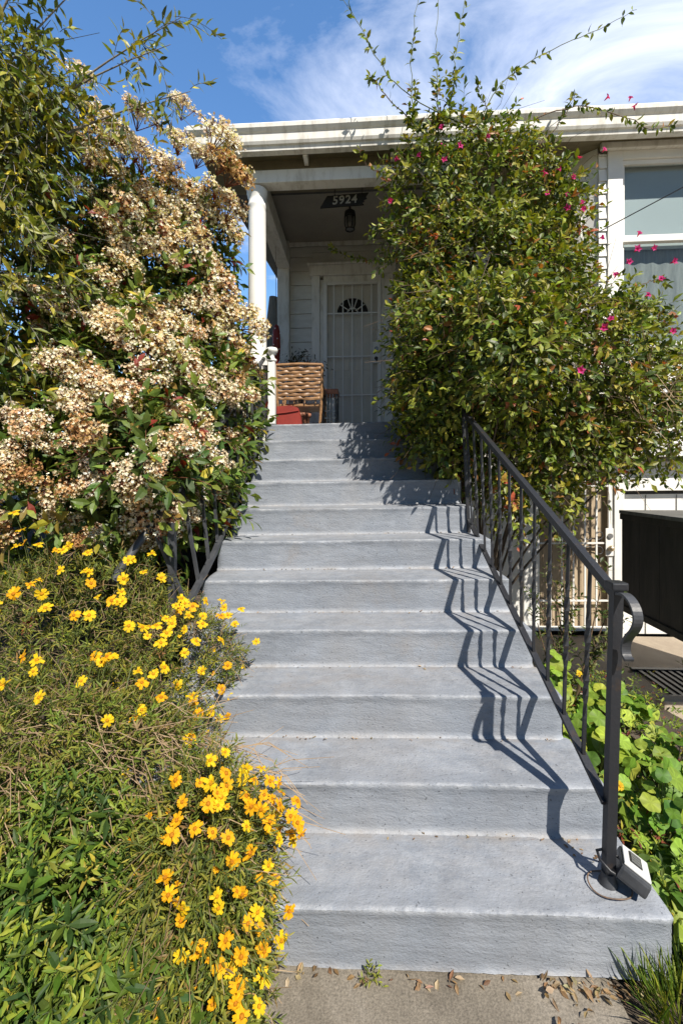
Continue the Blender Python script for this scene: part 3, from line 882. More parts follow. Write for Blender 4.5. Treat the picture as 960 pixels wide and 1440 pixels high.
for x, z in ((-.27, 4.205), (.0, 4.222)):
    b = MB()
    for i in range(4):
        zc = z + .006 + i * .022
        b.tube([(x + .006 * math.cos(a) * (1 if i % 2 else .3), 4.34 + .006 * math.cos(a) * (.3 if i % 2 else 1), zc + .013 * math.sin(a)) for a in np.linspace(0, 2 * math.pi, 9)], .0022, 5, cap=False)
    b.build('chain', M['black'], sg)

# porch lantern
ln = thing('porch_lantern', 'small black porch lantern with glass globe hung from the ceiling', 'lantern', (-.14, 5.0, 4.3))
b = MB(); b.lathe((-.14, 5.0, 4.395), [(.015, .195), (.045, .19), (.045, .165), (.014, .155), (.012, .08), (.03, .07), (.062, .045), (.066, .0), (.06, -.01)][::-1], 20); b.build('canopy', M['black'], ln)
b = MB(); b.lathe((-.14, 5.0, 4.25), [(.036, 0), (.048, .03), (.055, .08), (.052, .13)], 18); b.build('globe', M['lead'], ln)
b = MB()
for a in np.linspace(0, 2 * math.pi, 7)[:-1]:
    b.tube([(-.14 + .058 * math.cos(a), 5 + .058 * math.sin(a), 4.39), (-.14 + .060 * math.cos(a), 5 + .060 * math.sin(a), 4.31), (-.14 + .040 * math.cos(a), 5 + .040 * math.sin(a), 4.245)], .006, 5)
b.tube([(-.14 + .049 * math.cos(a), 5 + .049 * math.sin(a), 4.245) for a in np.linspace(0, 2 * math.pi, 17)], .008, 5, cap=False)
b.build('cage', M['black'], ln)

# woven chair seen from behind
ch = thing('wicker_chair', 'honey brown woven splint chair with its back to the steps', 'chair', (-.65, 4.7, 1.925))
xl, xr, yb = -.885, -.425, 4.55
b = MB()
rows = 9
for i in range(rows):
    z = 2.235 + i * (.345 / rows)
    hgt = .345 / rows * .80
    pts = []
    xs = np.linspace(xl + .012 - .012 * i / rows, xr - .012 + .012 * i / rows, 28)
    V, F = [], []
    for j, x in enumerate(xs):
        w = .005 * math.sin((x - xl) * 2 * math.pi / .23 + (math.pi if i % 2 else 0)) + .003 * math.sin(x * 60 + i * 3.1)
        y = yb + w + .05 * (z - 2.23) * -1
        dz = .005 * math.sin(x * 27 + (i % 2) * 3.14) + .002 * math.sin(x * 47 + i)
        V += [(x, y - .004, z + dz), (x, y - .008, z + hgt * .5 + dz), (x, y - .004, z + hgt + dz), (x, y + .006, z + hgt + dz), (x, y + .006, z + dz)]
    for j in range(27):
        for q in range(5):
            q2 = (q + 1) % 5
            F.append((j * 5 + q, j * 5 + q2, j * 5 + 5 + q2, j * 5 + 5 + q))
    b.add(V, F, 0, False)
bk = b.build('backrest', M['wicker'], ch)
b = MB()
for x in np.linspace(xl + .06, xr - .06, 4): b.tube([(x, yb + .014, 2.2), (x, yb + .004, 2.58)], .007, 6)
b.build('stake', M['wicker'], bk)
b = MB(); b.tube([(xl - .012, yb - .02, 2.592), (-.65, yb - .026, 2.600), (xr + .014, yb - .02, 2.592)], .016, 8); b.build('top_rail', M['wicker'], ch)
for s, x in ((-1, xl), (1, xr)):
    b = MB(); b.tube([(x - .02 * s, yb + .03, 1.925), (x, yb + .012, 2.2), (x + .012 * s, yb - .02, 2.595)], .016, 8); b.build('leg', M['wicker'], ch)
    b = MB(); b.tube([(x, yb + .47, 1.925), (x, yb + .46, 2.36)], .016, 8); b.build('leg', M['wicker'], ch)
    b = MB(); b.tube([(x, yb + .46, 2.37), (x + .005 * s, yb + .2, 2.385), (x, yb, 2.39)], .018, 8); b.build('armrest', M['wicker'], ch)
b = MB(); b.box(xl + .02, xr - .02, yb + .03, yb + .46, 2.17, 2.20, bev=.008); b.build('seat', M['wicker'], ch)
cu_ = MB(); cu_.prism([(-.885, 4.53, 1.93), (-.62, 4.53, 1.93), (-.64, 4.53, 2.06), (-.665, 4.53, 2.15), (-.74, 4.53, 2.175), (-.885, 4.53, 2.165)], (0, .09, 0))
cu_.tube([(-.882, 4.522, 2.09), (-.78, 4.520, 2.10), (-.655, 4.522, 2.12)], .006, 6)
tag(cu_.build('cushion', M['red'], None, (-.75, 4.57, 1.93)), 'red cloth cushion propped under the woven chair back', 'cushion')

st = thing('side_table', 'small black side table with a reddish clay top behind the woven chair', 'side table', (-.33, 5.05, 1.925))
b = MB(); b.box(-.46, -.27, 4.95, 5.2, 2.37, 2.43, bev=.012); b.build('table_top', M['terracotta'], st)
for x in (-.44, -.29):
    for y in (4.97, 5.18):
        b = MB(); b.tube([(x, y, 1.925), (x, y, 2.37)], .014, square=True); b.build('leg', M['black'], st)
b = MB()
for z in (2.02, 2.10, 2.18): b.tube([(-.44, 4.965, z), (-.29, 4.965, z)], .007, square=True)
for x in (-.40, -.365, -.33): b.tube([(x, 4.962, 1.99), (x, 4.962, 2.37)], .005, square=True)
b.build('lattice_panel', M['lead'], st)

ws = thing('hanging_ornament', 'red speckled cloth ornament hanging by the porch side opening', 'ornament', (-1.02, 5.2, 3.1))
b = MB(); b.lathe((-1.02, 5.2, 2.78), [(.012, 0), (.040, .05), (.050, .2), (.044, .38), (.03, .45), (.01, .47)], 12); b.build('body', M['red'], ws)
b = MB()
for i in range(16):
    a = i * 2.4; z = 2.83 + .024 * i
    b.ball((-1.02 + .046 * math.cos(a), 5.2 + .046 * math.sin(a), z), .008, 6)
b.build('spot', M['white'], ws)
b = MB(); b.tube([(-1.02, 5.2, 3.25), (-1.03, 5.2, 4.18)], .003, 5); b.build('cord', M['twig'], ws)

pp = thing('potted_plant', 'dark twiggy potted plant against the siding behind the woven chair', 'potted plant', (-.8, 5.55, 1.925))
b = MB(); b.lathe((-.8, 5.55, 1.925), [(.10, 0), (.13, .18), (.14, .26), (.155, .27), (.155, .31), (.13, .31), (.12, .27)], 20); b.build('pot', M['terracotta'], pp)
tips = [(-.8 + .13 * rng.standard_normal(), 5.55 + .08 * rng.standard_normal(), 2.78 + .28 * rng.random()) for _ in range(40)]
b = MB()
for p in branch_paths((-.8, 5.55, 2.2), tips, .08, 5): b.tube(p, [.005, .004, .003, .0025, .0015], 4)
b.build('stem', M['twig'], pp)
tp = np.repeat(np.array(tips), 8, 0) + .05 * rng.standard_normal((320, 3)) - np.array((0, 0, .06))
foliage('foliage', [leaves(tp, unit(rng.standard_normal((320, 3)) + np.array((0, 0, .5))), unit(rng.standard_normal((320, 3))), .05, .014, pick([(1, .03, .035, .015), (1, .05, .045, .02)], 320))], M['leaf_soft'], pp)

# ================================================================== STAIR RAILINGS
def lerp(a, b, t): return tuple(np.array(a) * (1 - t) + np.array(b) * t)
rr = thing('stair_railing', 'black wrought iron railing with twisted balusters and scrolled end beside the sunny steps', 'railing', (.745, 1.375, .19))
T0, T1 = (.770, 1.378, 1.075), (.650, 2.90, 1.872)
B0, B1 = (.741, 1.378, .430), (.690, 2.90, 1.154)
b = MB(); b.tube([(.745, 1.375, .185), (.771, 1.378, 1.085)], .0142, square=True, up=(0, 1, 0)); post = b.build('post', M['iron'], rr)
b = MB(); b.box(.747, .795, 1.354, 1.402, 1.082, 1.106, bev=.005); b.build('post_cap', M['iron'], post)
b = MB(); b.lathe((.745, 1.375, .178 + TILT * .745), [(.027, 0), (.026, .006), (.022, .012), (.020, .025), (.018, .034)], 18); b.build('base_collar', M['iron_grey'], post)
b = MB()
rd = np.array(T1) - np.array(T0); rd = rd / np.linalg.norm(rd)
side = np.array((1, .08, 0)); side /= np.linalg.norm(side); upv = np.cross(side, rd)
def bar(mb, A, B_, w, h):
    A = np.array(A); B_ = np.array(B_)
    d = unit(B_ - A); s_ = unit(np.cross(d, (0, 0, 1.0))); u_ = np.cross(s_, d)
    c = [(-w, -h), (w, -h), (w, h), (-w, h)]
    V = [A + s_ * x + u_ * y for x, y in c] + [B_ + s_ * x + u_ * y for x, y in c]
    mb.add(V, [(3, 2, 1, 0), (4, 5, 6, 7)] + [(k, (k + 1) % 4, 4 + (k + 1) % 4, 4 + k) for k in range(4)])
bar(b, T0, T1, .0125, .006); bar(b, tuple(np.array(T0) - (0, 0, .0165)), tuple(np.array(T1) - (0, 0, .0165)), .010, .0085)
b.build('handrail', M['iron'], rr)
b = MB(); bar(b, B0, B1, .0125, .007); b.build('bottom_rail', M['iron'], rr)
def baluster(mb, lo, hi, r=.0052):
    n_ = 26
    pts = [lerp(lo, hi, i / (n_ - 1)) for i in range(n_)]
    ring, fs = [], []
    ang = 0
    for i, p in enumerate(pts):
        t = i / (n_ - 1)
        if .22 < t < .78: ang += .62
        rr_ = r * (1.0 + (.45 * (math.sin(t * 12.5) ** 2) if .22 < t < .78 else 0))
        for k in range(4):
            a = ang + math.pi / 2 * k + .785
            ring.append((p[0] + rr_ * 1.414 * math.cos(a), p[1] + rr_ * 1.414 * math.sin(a), p[2]))
    for i in range(n_ - 1):
        for k in range(4):
            fs.append((i * 4 + k, i * 4 + (k + 1) % 4, i * 4 + 4 + (k + 1) % 4, i * 4 + 4 + k))
    mb.add(ring, fs)
for i in range(1, 12):
    t = i / 11.6
    b = MB(); baluster(b, lerp(B0, B1, t), tuple(np.array(lerp(T0, T1, t)) - (0, 0, .018))); b.build('baluster', M['iron'], rr)
b = MB(); b.tube([(.690, 2.895, 1.07), (.650, 2.895, 1.87)], .010, square=True, up=(0, 1, 0)); b.build('post', M['iron'], rr)
b = MB()
sc = [(.012, 1.072), (-.020, 1.078), (-.052, 1.068), (-.074, 1.044), (-.078, 1.014), (-.062, .985), (-.042, .965), (-.026, .942), (-.021, .918), (-.027, .900), (-.040, .893)]
# thicken the scroll outline and sweep it across the rail's width
cs = [np.array((1.352 + y, z)) for y, z in sc]
ext = []
dense = []
for i in range(len(cs) - 1):
    p0 = cs[max(i - 1, 0)]; p1 = cs[i]; p2 = cs[i + 1]; p3 = cs[min(i + 2, len(cs) - 1)]
    for t in (0, .33, .66):
        dense.append(.5 * (2 * p1 + (p2 - p0) * t + (2 * p0 - 5 * p1 + 4 * p2 - p3) * t * t + (3 * p1 - p0 - 3 * p2 + p3) * t ** 3))
dense.append(cs[-1])
nrm = []
for i in range(len(dense)):
    d_ = dense[min(i + 1, len(dense) - 1)] - dense[max(i - 1, 0)]; d_ /= np.linalg.norm(d_)
    nrm.append(np.array((d_[1], -d_[0])))
V, F = [], []
for p, nn in zip(dense, nrm):
    for x, w in ((.758, -.0038), (.784, -.0038), (.784, .0038), (.758, .0038)):
        q = p + nn * w
        V.append((x, q[0], q[1]))
for i in range(len(dense) - 1):
    for k in range(4): F.append((i * 4 + k, i * 4 + (k + 1) % 4, i * 4 + 4 + (k + 1) % 4, i * 4 + 4 + k))
b.add(V, F); b.add(V[:4], [(0, 1, 2, 3)]); b.add(V[-4:], [(0, 1, 2, 3)])
b.build('scroll', M['iron_grey'], rr)

lr = thing('stair_railing', 'dark grey iron railing half buried under the cream flowering shrub', 'railing', (-.87, 2.1, .75))
b = MB(); b.tube([(-.86, 2.06, .76), (-.848, 2.3, .895), (-.845, 2.5, 1.0), (-.856, 3.2, 1.44), (-.875, 3.92, 1.87)], .014, square=True, up=(1, 0, 0)); b.build('bottom_rail', M['iron_grey'], lr)
hr = [(-.89, 3.95, 2.5), (-.885, 3.0, 1.93), (-.90, 2.5, 1.60), (-.94, 2.28, 1.40), (-1.0, 2.16, 1.26), (-1.05, 2.09, 1.15), (-1.08, 2.02, 1.07), (-1.088, 1.94, 1.015), (-1.09, 1.88, .965)]
b = MB(); b.tube(hr, .019, 10); b.build('handrail', M['iron_grey'], lr)
for i in range(12):
    y = 2.12 + i * .15
    zb = np.interp(y, [2.06, 2.5, 3.2, 3.92], [.76, 1.0, 1.44, 1.87]); zt = np.interp(y, [1.88, 2.09, 2.28, 2.5, 3.0, 3.95], [.965, 1.15, 1.4, 1.6, 1.93, 2.5])
    xt = np.interp(y, [1.88, 2.09, 2.28, 2.5, 3.0], [-1.09, -1.05, -.94, -.9, -.885])
    b = MB(); b.tube([(-.855, y, zb), ((-.855 + xt) / 2, y, (zb + zt) / 2), (xt, y, zt)], .008, square=True, up=(0, 1, 0)); b.build('baluster', M['iron_grey'], lr)
b = MB(); b.tube([(-.93, 2.13, .3), (-.935, 2.13, 1.2)], .016, square=True, up=(0, 1, 0)); b.build('post', M['iron_grey'], lr)

# key box lying at the foot of the post
kb = thing('key_lock_box', 'grey key lock box lying on the first step with its shackle round the railing post', 'lock box', (.80, 1.37, .19))
Mx = Matrix.Translation((.815, 1.372, .238)) @ Euler((R(-14), R(24), R(-32))).to_matrix().to_4x4() @ Matrix.Scale(1.2, 4)
def mbx(mb, name, mat, parent):
    mb.v = [tuple(Mx @ Vector(p)) for p in mb.v]
    return mb.build(name, mat, parent)
b = MB(); b.box(-.034, .034, -.056, .050, -.022, .014, bev=.008); mbx(b, 'body', M['iron_grey'], kb)
b = MB(); b.box(-.030, .030, -.048, .046, .0145, .020, bev=.003); mbx(b, 'cover', M['light_panel'], kb)
b = MB(); b.box(-.016, .012, -.022, .030, .0202, .0225, bev=.001); mbx(b, 'dial_window', M['black'], kb)
b = MB()
for i in range(4): b.box(-.013, .009, -.019 + i * .0125, -.0095 + i * .0125, .0227, .0236)
mbx(b, 'dial', M['lead'], kb)
b = MB(); b.tube([(.795, 1.335, .225), (.768, 1.338, .236), (.735, 1.345, .253), (.716, 1.365, .268), (.722, 1.395, .272), (.745, 1.405, .268), (.780, 1.400, .255), (.80, 1.39, .245)], .0042, 8); b.build('shackle', M['iron'], kb)
b = MB()
zc = .178 + TILT * .745 + .006
b.tube([(.742 + .060 * math.cos(a), 1.362 + .050 * math.sin(a), zc + .003 * math.sin(3 * a)) for a in np.linspace(0, 2 * math.pi, 28)], .0022, 5, cap=False)
tag(b.build('wire_loop', M['rust'], None, (.742, 1.362, zc)), 'rusty wire loop lying round the foot of the railing post', 'wire')

# dark wooden box by the driveway
bx = thing('wooden_box', 'large near black wooden bin with grey lid jutting in beside the garage door', 'bin', (2.4, 2.9, -.075))
x0, x1, y0, y1, z0, z1 = 1.895, 2.95, 2.50, 3.32, .475, 1.165
b = MB()
nb = 4
for i in range(nb):
    ya = y0 + (y1 - y0) * i / nb; yb_ = y0 + (y1 - y0) * (i + 1) / nb - .0025
    b.box(x0, x0 + .028, ya, yb_, z0 + .025, z1 - .03, bev=.002)
    b.box(x1 - .028, x1, ya, yb_, z0 + .025, z1 - .03, bev=.002)
b.box(x0 + .03, x1 - .03, y0, y0 + .028, z0, z1 - .03); b.box(x0 + .03, x1 - .03, y1 - .028, y1 - .003, z0, z1 - .03); b.box(x0 + .03, x1 - .03, y0 + .03, y1 - .03, z0, z0 + .02)
b.build('body', M['dark_wood'], bx)
b = MB(); b.box(x0 - .012, x0 + .034, y0, y1 + .005, z0 - .02, z0 + .0245, bev=.004); b.build('edge_board', M['dark_wood'], bx); b = MB(); b.box(x0 - .012, x0 + .03, y0, y1 + .005, z1 - .045, z1 - .004, bev=.004); b.build('edge_board', M['dark_wood'], bx)
b = MB(); b.box(x0 - .016, x1 + .016, y0 - .01, y1 + .008, z1 - .003, z1 + .022, bev=.004); b.build('lid', M['dark_wood_top'], bx)
for x, y in ((2.66, 2.58), (2.89, 2.58), (2.74, 3.24), (2.89, 3.24)):
    b = MB(); b.box(x - .035, x + .035, y - .035, y + .035, -.08, z0 - .001, bev=.004); b.build('leg', M['dark_wood'], bx)

# metal drain grate in the driveway, cable to the house
gr = thing('drain_grate', 'black slotted metal grate set in the driveway by the plants', 'grate', (2.4, 3.3, -.072))
b = MB()
for i in range(16): b.box(2.12 + i * .055, 2.145 + i * .055, 3.10, 3.50, -.072, -.058)
b.build('slat', M['iron'], gr)
b = MB(); b.box(2.08, 3.02, 3.06, 3.098, -.072, -.052); b.box(2.08, 3.02, 3.502, 3.54, -.072, -.052); b.build('rim', M['iron'], gr)
kbm = MB(); kbm.box(1.92, 9.0, 2.90, 2.99, -.14, .0, bev=.015)
tag(kbm.build('kerb_strip', M['drive']), kind='structure')
cb = MB()
A = np.array((2.0, 4.02, 3.56)); B_ = np.array((5.2, 1.2, 4.75))
cb.tube([tuple(A * (1 - t) + B_ * t - np.array((0, 0, .10 * math.sin(math.pi * t)))) for t in np.linspace(0, 1, 20)], .005, 6)
tag(cb.build('cable', M['iron_grey'], None, tuple(A)), 'thin grey cable slanting down across the bay window to the vine', 'cable')
# ================================================================== PLANT VOLUMES (centre, radii) in metres
BL = {
 'photinia': [((-1.84, 3.45, 2.5), (.80, .75, 1.28)), ((-1.66, 3.62, 3.22), (.55, .45, .60)), ((-1.5, 3.0, 1.75), (.62, .75, .8)),
              ((-1.34, 3.62, 2.05), (.38, .45, .72)), ((-1.65, 2.5, 1.45), (.70, .55, .62)), ((-2.4, 2.9, 2.8), (.9, .7, 1.2)),
              ((-1.14, 2.78, 1.58), (.31, .40, .52)), ((-1.16, 3.35, 1.92), (.25, .45, .58)), ((-1.2, 2.42, 1.48), (.28, .24, .28)), ((-1.10, 2.12, 1.50), (.23, .17, .20))],
 'tree': [((-2.2, 2.25, 2.45), (.60, .40, .95)), ((-2.28, 2.3, 3.45), (.55, .35, .5))],
 'daisy': [((-1.40, 2.0, .15), (.80, .72, .95)), ((-.86, 1.95, .55), (.29, .26, .27)), ((-1.0, 1.5, .2), (.50, .34, .53))],
 'daisy_low': [((-.435, 1.2, .32), (.165, .17, .27)), ((-.435, 1.13, .03), (.165, .14, .28))],
 'green': [((-.86, 1.17, .12), (.38, .24, .42)), ((-.7, 1.02, -.02), (.33, .18, .33))],
 'vine': [((.95, 3.75, 3.72), (.72, .36, .72)), ((1.0, 3.55, 2.7), (.66, .48, .85)), ((1.50, 3.68, 3.45), (.28, .22, .50)), ((1.65, 3.45, 2.25), (.72, .42, .60)),
          ((.62, 3.42, 1.98), (.34, .42, .48)), ((.60, 3.75, 2.7), (.26, .4, .7)), ((.64, 3.05, 2.30), (.34, .30, .50)), ((.86, 2.72, 2.24), (.30, .24, .40)), ((.66, 3.16, 1.86), (.20, .20, .38)), ((1.3, 3.05, 2.15), (.50, .28, .52)), ((1.3, 3.3, 1.68), (.62, .34, .38)), ((2.1, 3.4, 1.98), (.48, .28, .40))],
}
# where single flowers sit on the plants: x, y, z, outward normal (clusters: radius, tone)
DAISY_UP = [(-1.401,1.728,1.232,-0.0,-0.4,0.92),(-1.395,1.759,1.145,0.01,-0.39,0.92),(-1.472,1.953,1.123,-0.1,-0.08,0.99),(-1.414,1.914,1.122,-0.02,-0.15,0.99),(-1.372,1.816,1.097,0.04,-0.32,0.95),(-1.42,1.768,1.079,-0.03,-0.4,0.92),(-1.395,1.779,1.084,0.01,-0.38,0.92),(-1.247,1.817,1.081,0.21,-0.32,0.92),(-1.255,1.761,1.06,0.2,-0.41,0.89),(-1.234,1.769,1.059,0.23,-0.39,0.89),(-1.164,1.811,1.054,0.33,-0.32,0.89),(-1.187,1.687,1.0,0.29,-0.52,0.81),(-1.258,1.628,0.979,0.19,-0.6,0.77),(-1.227,1.636,0.978,0.23,-0.59,0.77),(-1.125,1.735,1.003,0.37,-0.44,0.82),(-1.111,1.743,1.002,0.39,-0.43,0.82),(-1.286,1.587,0.951,0.15,-0.66,0.74),(-1.197,1.607,0.943,0.26,-0.63,0.73),(-1.163,1.578,0.904,0.3,-0.67,0.68),(-1.316,1.548,0.919,0.11,-0.71,0.69),(-1.072,1.594,0.871,0.42,-0.64,0.65),(-1.032,1.615,0.863,0.47,-0.61,0.64),(-1.082,1.707,0.966,0.42,-0.48,0.77),(-1.025,2.064,1.017,0.52,0.11,0.85),(-1.031,1.905,1.016,0.51,-0.16,0.85),(-1.033,1.871,1.009,0.5,-0.22,0.84),(-0.973,1.89,0.974,0.58,-0.18,0.79),(-0.915,1.923,0.934,0.65,-0.13,0.75),(-1.003,1.788,0.96,0.53,-0.35,0.77),(-0.985,1.745,0.926,0.55,-0.42,0.73),(-0.966,1.705,0.885,0.56,-0.47,0.68),(-0.994,1.687,0.894,0.53,-0.5,0.68),(-0.977,1.69,0.883,0.55,-0.5,0.67),(-0.918,1.675,0.819,0.61,-0.51,0.6),(-0.883,1.69,0.793,0.66,-0.48,0.58),(-0.864,1.726,0.799,0.68,-0.43,0.59),(-0.849,1.736,0.789,0.7,-0.41,0.58),(-0.861,1.684,0.762,0.68,-0.49,0.55),(-0.792,1.766,0.742,0.21,-0.7,0.68),(-0.822,1.707,0.73,0.73,-0.45,0.52),(-0.833,1.797,0.807,0.73,-0.32,0.6),(-0.828,1.845,0.824,0.74,-0.25,0.62),(-0.813,1.797,0.782,0.75,-0.32,0.57),(-0.815,1.879,0.821,0.76,-0.19,0.62),(-0.788,1.913,0.817,0.22,-0.14,0.96),(-0.805,1.92,0.822,0.17,-0.12,0.98),(-0.746,2.025,0.795,0.36,0.29,0.89),(-0.71,2.085,0.789,0.83,0.13,0.54),(-0.598,1.976,0.776,0.87,-0.03,0.48),(-0.657,1.98,0.777,0.61,0.11,0.79),(-0.634,1.975,0.758,0.68,0.09,0.72),(-0.658,1.941,0.755,0.65,-0.04,0.76),(-0.695,1.851,0.758,0.52,-0.39,0.76),(-0.705,1.878,0.776,0.49,-0.29,0.82),(-0.745,1.807,0.76,0.36,-0.55,0.75),(-0.749,1.885,0.799,0.35,-0.25,0.9),(-0.696,1.792,0.715,0.51,-0.62,0.6),(-0.626,1.865,0.698,0.76,-0.34,0.55),(-0.603,1.969,0.725,0.78,0.07,0.62),(-0.529,1.945,0.649,0.95,-0.02,0.32),(-0.723,1.749,0.683,0.42,-0.77,0.47),(-0.665,1.76,0.623,0.61,-0.74,0.26),(-0.601,1.83,0.61,0.84,-0.49,0.22),(-0.568,1.898,0.574,0.97,-0.21,0.09),(-0.731,1.713,0.597,0.4,-0.9,0.16),(-0.749,1.567,0.665,0.5,0.28,0.82),(-0.75,1.5,0.677,0.51,-0.0,0.86),(-0.789,1.485,0.697,0.43,-0.07,0.9),(-0.76,1.456,0.678,0.48,-0.19,0.86),(-0.699,1.469,0.64,0.6,-0.13,0.79),(-0.655,1.603,0.572,0.65,0.42,0.63),(-0.683,1.735,0.527,0.55,-0.83,-0.08),(-0.676,1.748,0.487,0.58,-0.78,-0.23),(-0.64,1.785,0.473,0.7,-0.66,-0.28),(-0.618,1.841,0.433,0.79,-0.44,-0.44),(-0.639,1.789,0.403,0.92,-0.32,0.22),(-0.592,1.846,0.491,0.88,-0.43,-0.22),(-0.608,1.806,0.54,0.81,-0.58,-0.04),(-1.161,1.474,0.778,0.29,-0.79,0.54),(-1.118,1.48,0.762,0.34,-0.78,0.53),(-1.085,1.427,0.726,-0.17,-0.31,0.93),(-1.153,1.396,0.696,-0.3,-0.43,0.85),(-0.989,1.339,0.684,0.02,-0.63,0.78),(-0.912,1.398,0.714,0.17,-0.43,0.89),(-0.894,1.489,0.734,0.22,-0.05,0.97),(-0.883,1.5,0.732,0.24,-0.0,0.97),(-0.912,1.492,0.738,0.18,-0.04,0.98),(-0.736,1.379,0.629,0.5,-0.49,0.72),(-0.724,1.386,0.626,0.52,-0.46,0.72),(-0.795,1.341,0.635,0.37,-0.62,0.69),(-0.595,1.438,0.523,0.79,-0.26,0.56),(-0.94,1.575,0.737,0.57,-0.65,0.51),(-0.953,1.522,0.743,0.1,0.1,0.99),(-1.158,1.396,0.694,-0.31,-0.43,0.85),(-0.797,1.821,0.787,0.2,-0.5,0.85),(-0.748,1.848,0.785,0.35,-0.4,0.85),(-0.793,1.874,0.809,0.21,-0.3,0.93)]
DAISY_LOW = [(-0.417,1.18,0.595,0.17,-0.18,0.97),(-0.397,1.202,0.591,0.35,0.01,0.94),(-0.352,1.229,0.558,0.67,0.22,0.71),(-0.323,1.251,0.54,0.76,0.32,0.56),(-0.446,1.987,0.023,1.0,-0.02,-0.09),(-0.47,1.145,0.578,-0.31,-0.45,0.84),(-0.449,1.115,0.562,-0.12,-0.66,0.75),(-0.421,1.137,0.579,0.12,-0.52,0.85),(-0.403,1.14,0.576,0.28,-0.49,0.83),(-0.382,1.162,0.577,0.46,-0.31,0.83),(-0.375,1.148,0.567,0.5,-0.41,0.76),(-0.378,1.132,0.559,0.46,-0.52,0.72),(-0.398,1.114,0.555,0.3,-0.65,0.7),(-0.381,1.116,0.548,0.42,-0.62,0.66),(-0.387,1.133,0.564,0.4,-0.52,0.75),(-0.312,1.243,0.499,0.84,0.28,0.46),(-0.281,1.274,0.487,0.85,0.39,0.35),(-0.336,1.164,0.539,0.75,-0.26,0.61),(-0.325,1.155,0.519,0.79,-0.3,0.53),(-0.313,1.159,0.502,0.84,-0.27,0.47),(-0.301,1.181,0.488,0.9,-0.12,0.42),(-0.234,1.239,0.466,0.95,0.17,0.26),(-0.264,1.219,0.482,0.94,0.1,0.33),(-0.276,1.229,0.455,0.94,0.16,0.3),(-0.235,1.185,0.478,0.96,-0.07,0.28),(-0.21,1.168,0.479,0.96,-0.13,0.25),(-0.25,1.214,0.432,0.97,0.07,0.22),(-0.284,1.223,0.441,0.95,0.14,0.28),(-0.296,1.164,0.47,0.9,-0.22,0.37),(-0.286,1.176,0.448,0.94,-0.15,0.3),(-0.454,1.095,0.54,-0.14,-0.76,0.63),(-0.451,1.078,0.518,-0.12,-0.84,0.54),(-0.413,1.086,0.528,0.17,-0.8,0.58),(-0.381,1.089,0.515,0.39,-0.75,0.53),(-0.354,1.095,0.499,0.56,-0.68,0.46),(-0.313,1.112,0.453,0.78,-0.53,0.32),(-0.342,1.083,0.46,0.61,-0.72,0.34),(-0.282,1.141,0.396,0.93,-0.34,0.17),(-0.28,1.169,0.423,0.95,-0.18,0.24),(-0.258,1.232,0.362,0.98,0.17,0.09),(-0.222,1.187,0.424,0.98,-0.06,0.18),(-0.221,1.23,0.407,0.98,0.13,0.15),(-0.27,1.162,0.343,0.98,-0.21,0.05),(-0.455,1.049,0.456,-0.13,-0.93,0.33),(-0.439,1.04,0.432,-0.02,-0.96,0.27),(-0.415,1.036,0.41,0.13,-0.97,0.21),(-0.419,1.03,0.383,0.1,-0.98,0.15),(-0.36,1.054,0.414,0.47,-0.86,0.22),(-0.355,1.052,0.389,0.49,-0.86,0.16),(-0.32,1.08,0.392,0.7,-0.69,0.16),(-0.33,1.073,0.406,0.65,-0.74,0.2),(-0.299,1.095,0.338,0.81,-0.59,0.04),(-0.309,1.083,0.324,0.75,-0.66,0.01),(-0.294,1.104,0.291,0.84,-0.54,-0.06),(-0.346,1.051,0.329,0.54,-0.84,0.02),(-0.417,1.026,0.316,0.11,-0.99,-0.01),(-0.388,1.032,0.318,0.28,-0.96,-0.01),(-0.381,1.034,0.339,0.33,-0.94,0.04),(-0.325,1.069,0.277,0.66,-0.74,-0.1),(-0.354,1.049,0.274,0.49,-0.87,-0.1),(-0.291,1.159,0.171,0.91,0.26,0.31),(-0.29,1.121,0.178,0.94,-0.08,0.33),(-0.335,1.061,0.218,0.66,-0.62,0.43),(-0.293,1.087,0.163,0.88,-0.37,0.29),(-0.321,1.057,0.186,0.7,-0.63,0.33),(-0.329,1.043,0.172,0.63,-0.72,0.29),(-0.361,1.027,0.189,0.43,-0.84,0.32),(-0.295,1.065,0.132,0.82,-0.53,0.21),(-0.314,1.045,0.139,0.7,-0.68,0.22),(-0.596,1.438,0.525,0.79,-0.26,0.56),(-0.538,1.475,0.438,0.9,-0.11,0.41),(-0.247,1.139,0.289,0.95,-0.29,-0.06),(-0.273,1.139,0.227,0.92,-0.33,-0.2),(-0.302,1.103,0.201,0.89,-0.25,0.4),(-0.351,1.186,0.561,0.68,-0.1,0.73),(-0.331,1.211,0.54,0.78,0.08,0.62),(-0.297,1.24,0.469,0.9,0.24,0.36),(-0.312,1.19,0.511,0.86,-0.07,0.5),(-0.27,1.246,0.484,0.91,0.24,0.34),(-0.245,1.211,0.407,0.98,0.06,0.17),(-0.275,1.224,0.404,0.97,0.14,0.19),(-0.325,1.127,0.499,0.75,-0.47,0.46)]
